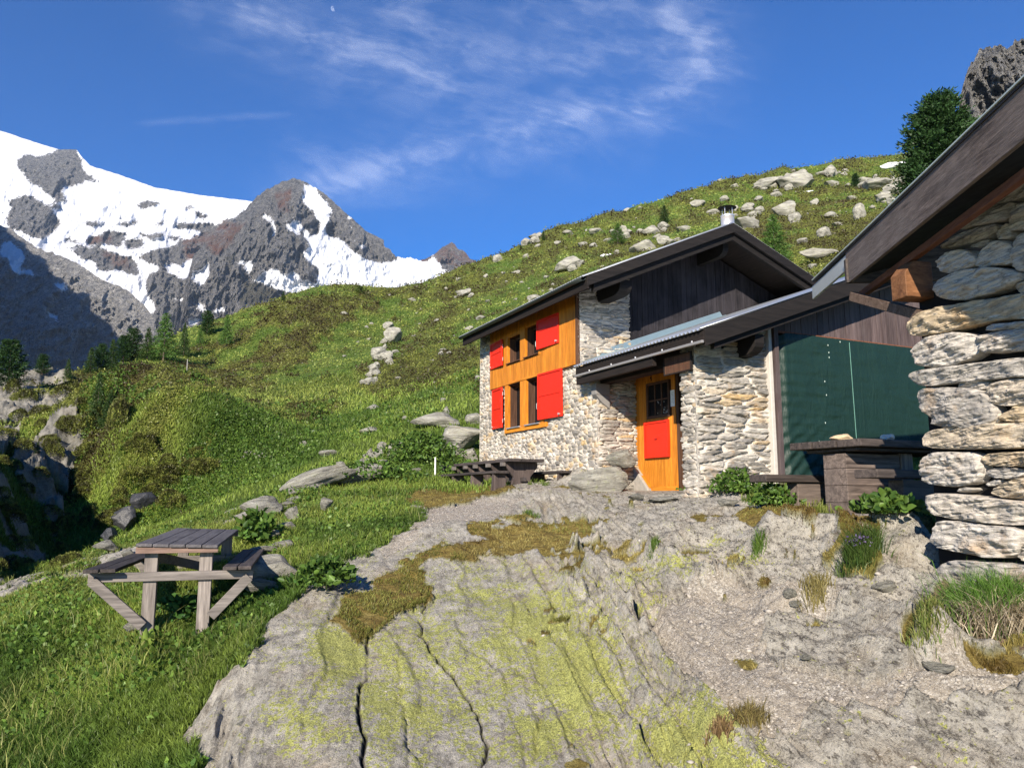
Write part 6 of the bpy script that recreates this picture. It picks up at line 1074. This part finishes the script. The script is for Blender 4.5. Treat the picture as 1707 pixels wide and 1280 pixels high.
# ------------------------------------------------------------ single plants
def plant(px, py, w, h, n, label, col=((.04, .09, .018), (.12, .20, .035)), s=.06, name='leafy_plant', ymin=4, flowers=None):
    P0 = pk(px, py, ymin); W_ = w / 1280 * P0.y / 2; H_ = h / 1280 * P0.y; q = rng.normal(0, .45, (n, 3)) * (W_, W_, 0); q[:, 2] = np.abs(rng.random(n)) * H_ * np.exp(-((q[:, 0] / W_) ** 2 + (q[:, 1] / W_) ** 2) * .8)
    R = empty(name, P0); tag(R, label, 'plant'); leaves('leaves', q, s, mixc(rng.random(n), *col), parent=R, kind=None, lift=.3)
    st_ = q[:max(8, n // 30)].copy(); st_[:, 2] = 0; blades('stems', st_, H_ * .8, .008, mixc(rng.random(len(st_)), (.05, .10, .02), (.12, .16, .04)), .25, parent=R, kind=None)
    if flowers: k = flowers[0]; f = rng.normal(0, .5, (k, 3)) * (W_ * .8, W_ * .8, 0); f[:, 2] = H_ * rng.uniform(.8, 1.2, k); leaves('flowers', f, flowers[2], mixc(rng.random(k), *flowers[1]), parent=R, kind=None)
    return R
plant(1228, 822, 80, 40, 700, 'dark green nettles against the foot of the stone pier', ymin=9); plant(1290, 842, 70, 34, 500, 'leafy weeds at the left foot of the dark picnic table', ymin=7); plant(1480, 866, 90, 30, 500, 'broad-leaved plants before the dark table, close to the shed', ymin=7, s=.08); plant(1165, 818, 60, 12, 260, 'low green weeds beside the door threshold', ymin=9, s=.05)
plant(540, 975, 90, 40, 900, 'large-leaved dock plants beside the lichened block', ymin=6, s=.06); plant(425, 900, 60, 46, 420, 'big-leaved dock behind the foreground table', ymin=7, s=.10); plant(300, 1030, 90, 30, 300, 'dark clover-like leaves under the foreground table', ymin=5.5, s=.06, col=((.03, .08, .02), (.07, .15, .03)))
plant(250, 1085, 16, 22, 16, 'single upright yellow-green gentian rosette in the lawn', ymin=4.5, s=.085, col=((.12, .20, .03), (.25, .33, .07)))
plant(620, 800, 150, 30, 1800, 'wide patch of leafy plants at the foot of the boulder field', ymin=10, s=.07); plant(700, 770, 130, 50, 2200, 'tall leafy plants left of the benches', ymin=10, s=.08); plant(760, 790, 60, 30, 300, 'leafy plants growing between the far table and the hut corner', ymin=10, s=.08)
def tussock(px, py, w, h, n, label, green, strawn=0, name='grass_tussock', ymin=4, fl=None):
    P0 = pk(px, py, ymin); W_ = w / 1280 * P0.y / 2; H_ = h / 1280 * P0.y; q = rng.normal(0, .5, (n, 3)) * (W_, W_ * .8, 0); q[:, 2] = hz(P0.x + q[:, 0], P0.y + q[:, 1]) - P0.z; R = empty(name, P0); tag(R, label, 'plant'); blades('blades', q, H_, .006, mixc(rng.random(n), *green), .5, parent=R, kind=None)
    if strawn: q = rng.normal(0, .5, (strawn, 3)) * (W_ * 1.1, W_ * .6, 0); q[:, 1] -= W_ * .55; q[:, 2] = hz(P0.x + q[:, 0], P0.y + q[:, 1]) - P0.z + H_ * .1; blades('straw', q, H_ * .75, .007, mixc(rng.random(strawn), (.34, .27, .17), (.62, .54, .40)), 1.0, parent=R, kind=None, curl=1.1)
    if fl: f = rng.normal(0, .5, (fl, 3)) * (W_ * .8, W_ * .6, 0); f[:, 2] = H_ * rng.uniform(.6, 1.0, fl); leaves('flowers', f, .022, mixc(rng.random(fl), (.12, .08, .20), (.26, .20, .38)), parent=R, kind=None)
tussock(1660, 1035, 130, 72, 2600, 'tall green grass tussock with bleached straw at the shed foot', ((.06, .13, .02), (.15, .27, .05)), 1500)
tussock(1545, 1035, 60, 18, 500, 'small low grass tuft left of the tall tussock', ((.10, .16, .03), (.25, .24, .08)))
tussock(1438, 935, 56, 40, 1500, 'dark green tuft with violet flower heads in the rock hollow', ((.035, .075, .015), (.09, .13, .03)), 0, fl=110)
tussock(1090, 915, 20, 14, 160, 'small green tuft in a joint of the middle rock', ((.06, .13, .02), (.14, .2, .04))); tussock(885, 858, 26, 10, 200, 'little green tuft on the rounded rock before the door', ((.06, .13, .02), (.14, .2, .04)), ymin=8); tussock(1265, 915, 22, 18, 240, 'small green tuft in the cleft of the right rock', ((.06, .13, .02), (.14, .2, .04)), ymin=5); tussock(1360, 985, 46, 26, 350, 'withered tuft below the pale rock ridge', ((.16, .13, .05), (.30, .26, .10)), ymin=5)
tussock(1250, 1200, 50, 24, 420, 'brown-green withered tuft on the gravel, foreground right', ((.12, .09, .04), (.26, .22, .08)), ymin=4); tussock(1200, 1215, 36, 16, 260, 'reddish withered tuft left of the brown-green one', ((.14, .08, .04), (.28, .2, .09)), ymin=4)
# ------------------------------------------------------------ loose gravel
def gravel():
    P = sample_px(20000, 640, 1760, 830, 1300, lambda P, x, y: (look(Rk, P[:, 0], P[:, 1]) > .5) & (P[:, 1] < 13) & ((look(grav, P[:, 0], P[:, 1]) > .5) | (rng.random(len(P)) < .07)) & ((x > 1000) | (y < 930) | (rng.random(len(P)) < .15))); n = len(P); s = .0035 + .011 * rng.random(n) ** 3.5 + .018 * (rng.random(n) < .008); s *= .6 + P[:, 1] * .09
    base = np.array([(1, 0, 0), (-1, 0, 0), (0, 1, 0), (0, -1, 0), (0, 0, .55), (0, 0, -.6)], float); F0 = np.array([(0, 2, 4), (2, 1, 4), (1, 3, 4), (3, 0, 4), (2, 0, 5), (1, 2, 5), (3, 1, 5), (0, 3, 5)])
    V_ = base[None] * (1 + rng.uniform(-.35, .35, (n, 6, 3))); a = rng.uniform(0, 6.28, n); c_, s_ = np.cos(a), np.sin(a); el = rng.uniform(.6, 1.8, n); X_ = V_[..., 0] * el[:, None]; Y_ = V_[..., 1]; V_ = np.stack([X_ * c_[:, None] - Y_ * s_[:, None], X_ * s_[:, None] + Y_ * c_[:, None], V_[..., 2] + rng.uniform(-.3, .3, (n, 1)) * X_], -1) * s[:, None, None] + P[:, None]
    c = mixc(rng.random(n), (.16, .145, .125), (.40, .365, .32)); t = NT('loose_gravel_stone'); t.bsdf(t.attr('c', 'Color'), .9, spec=.1)
    tag(link('gravel', npmesh('gravel', V_.reshape(-1, 3), (np.arange(n)[:, None, None] * 6 + F0[None]).reshape(-1, 3), {'c': np.repeat(c, 6, 0)}), None, t.m), kind='stuff')
gravel()
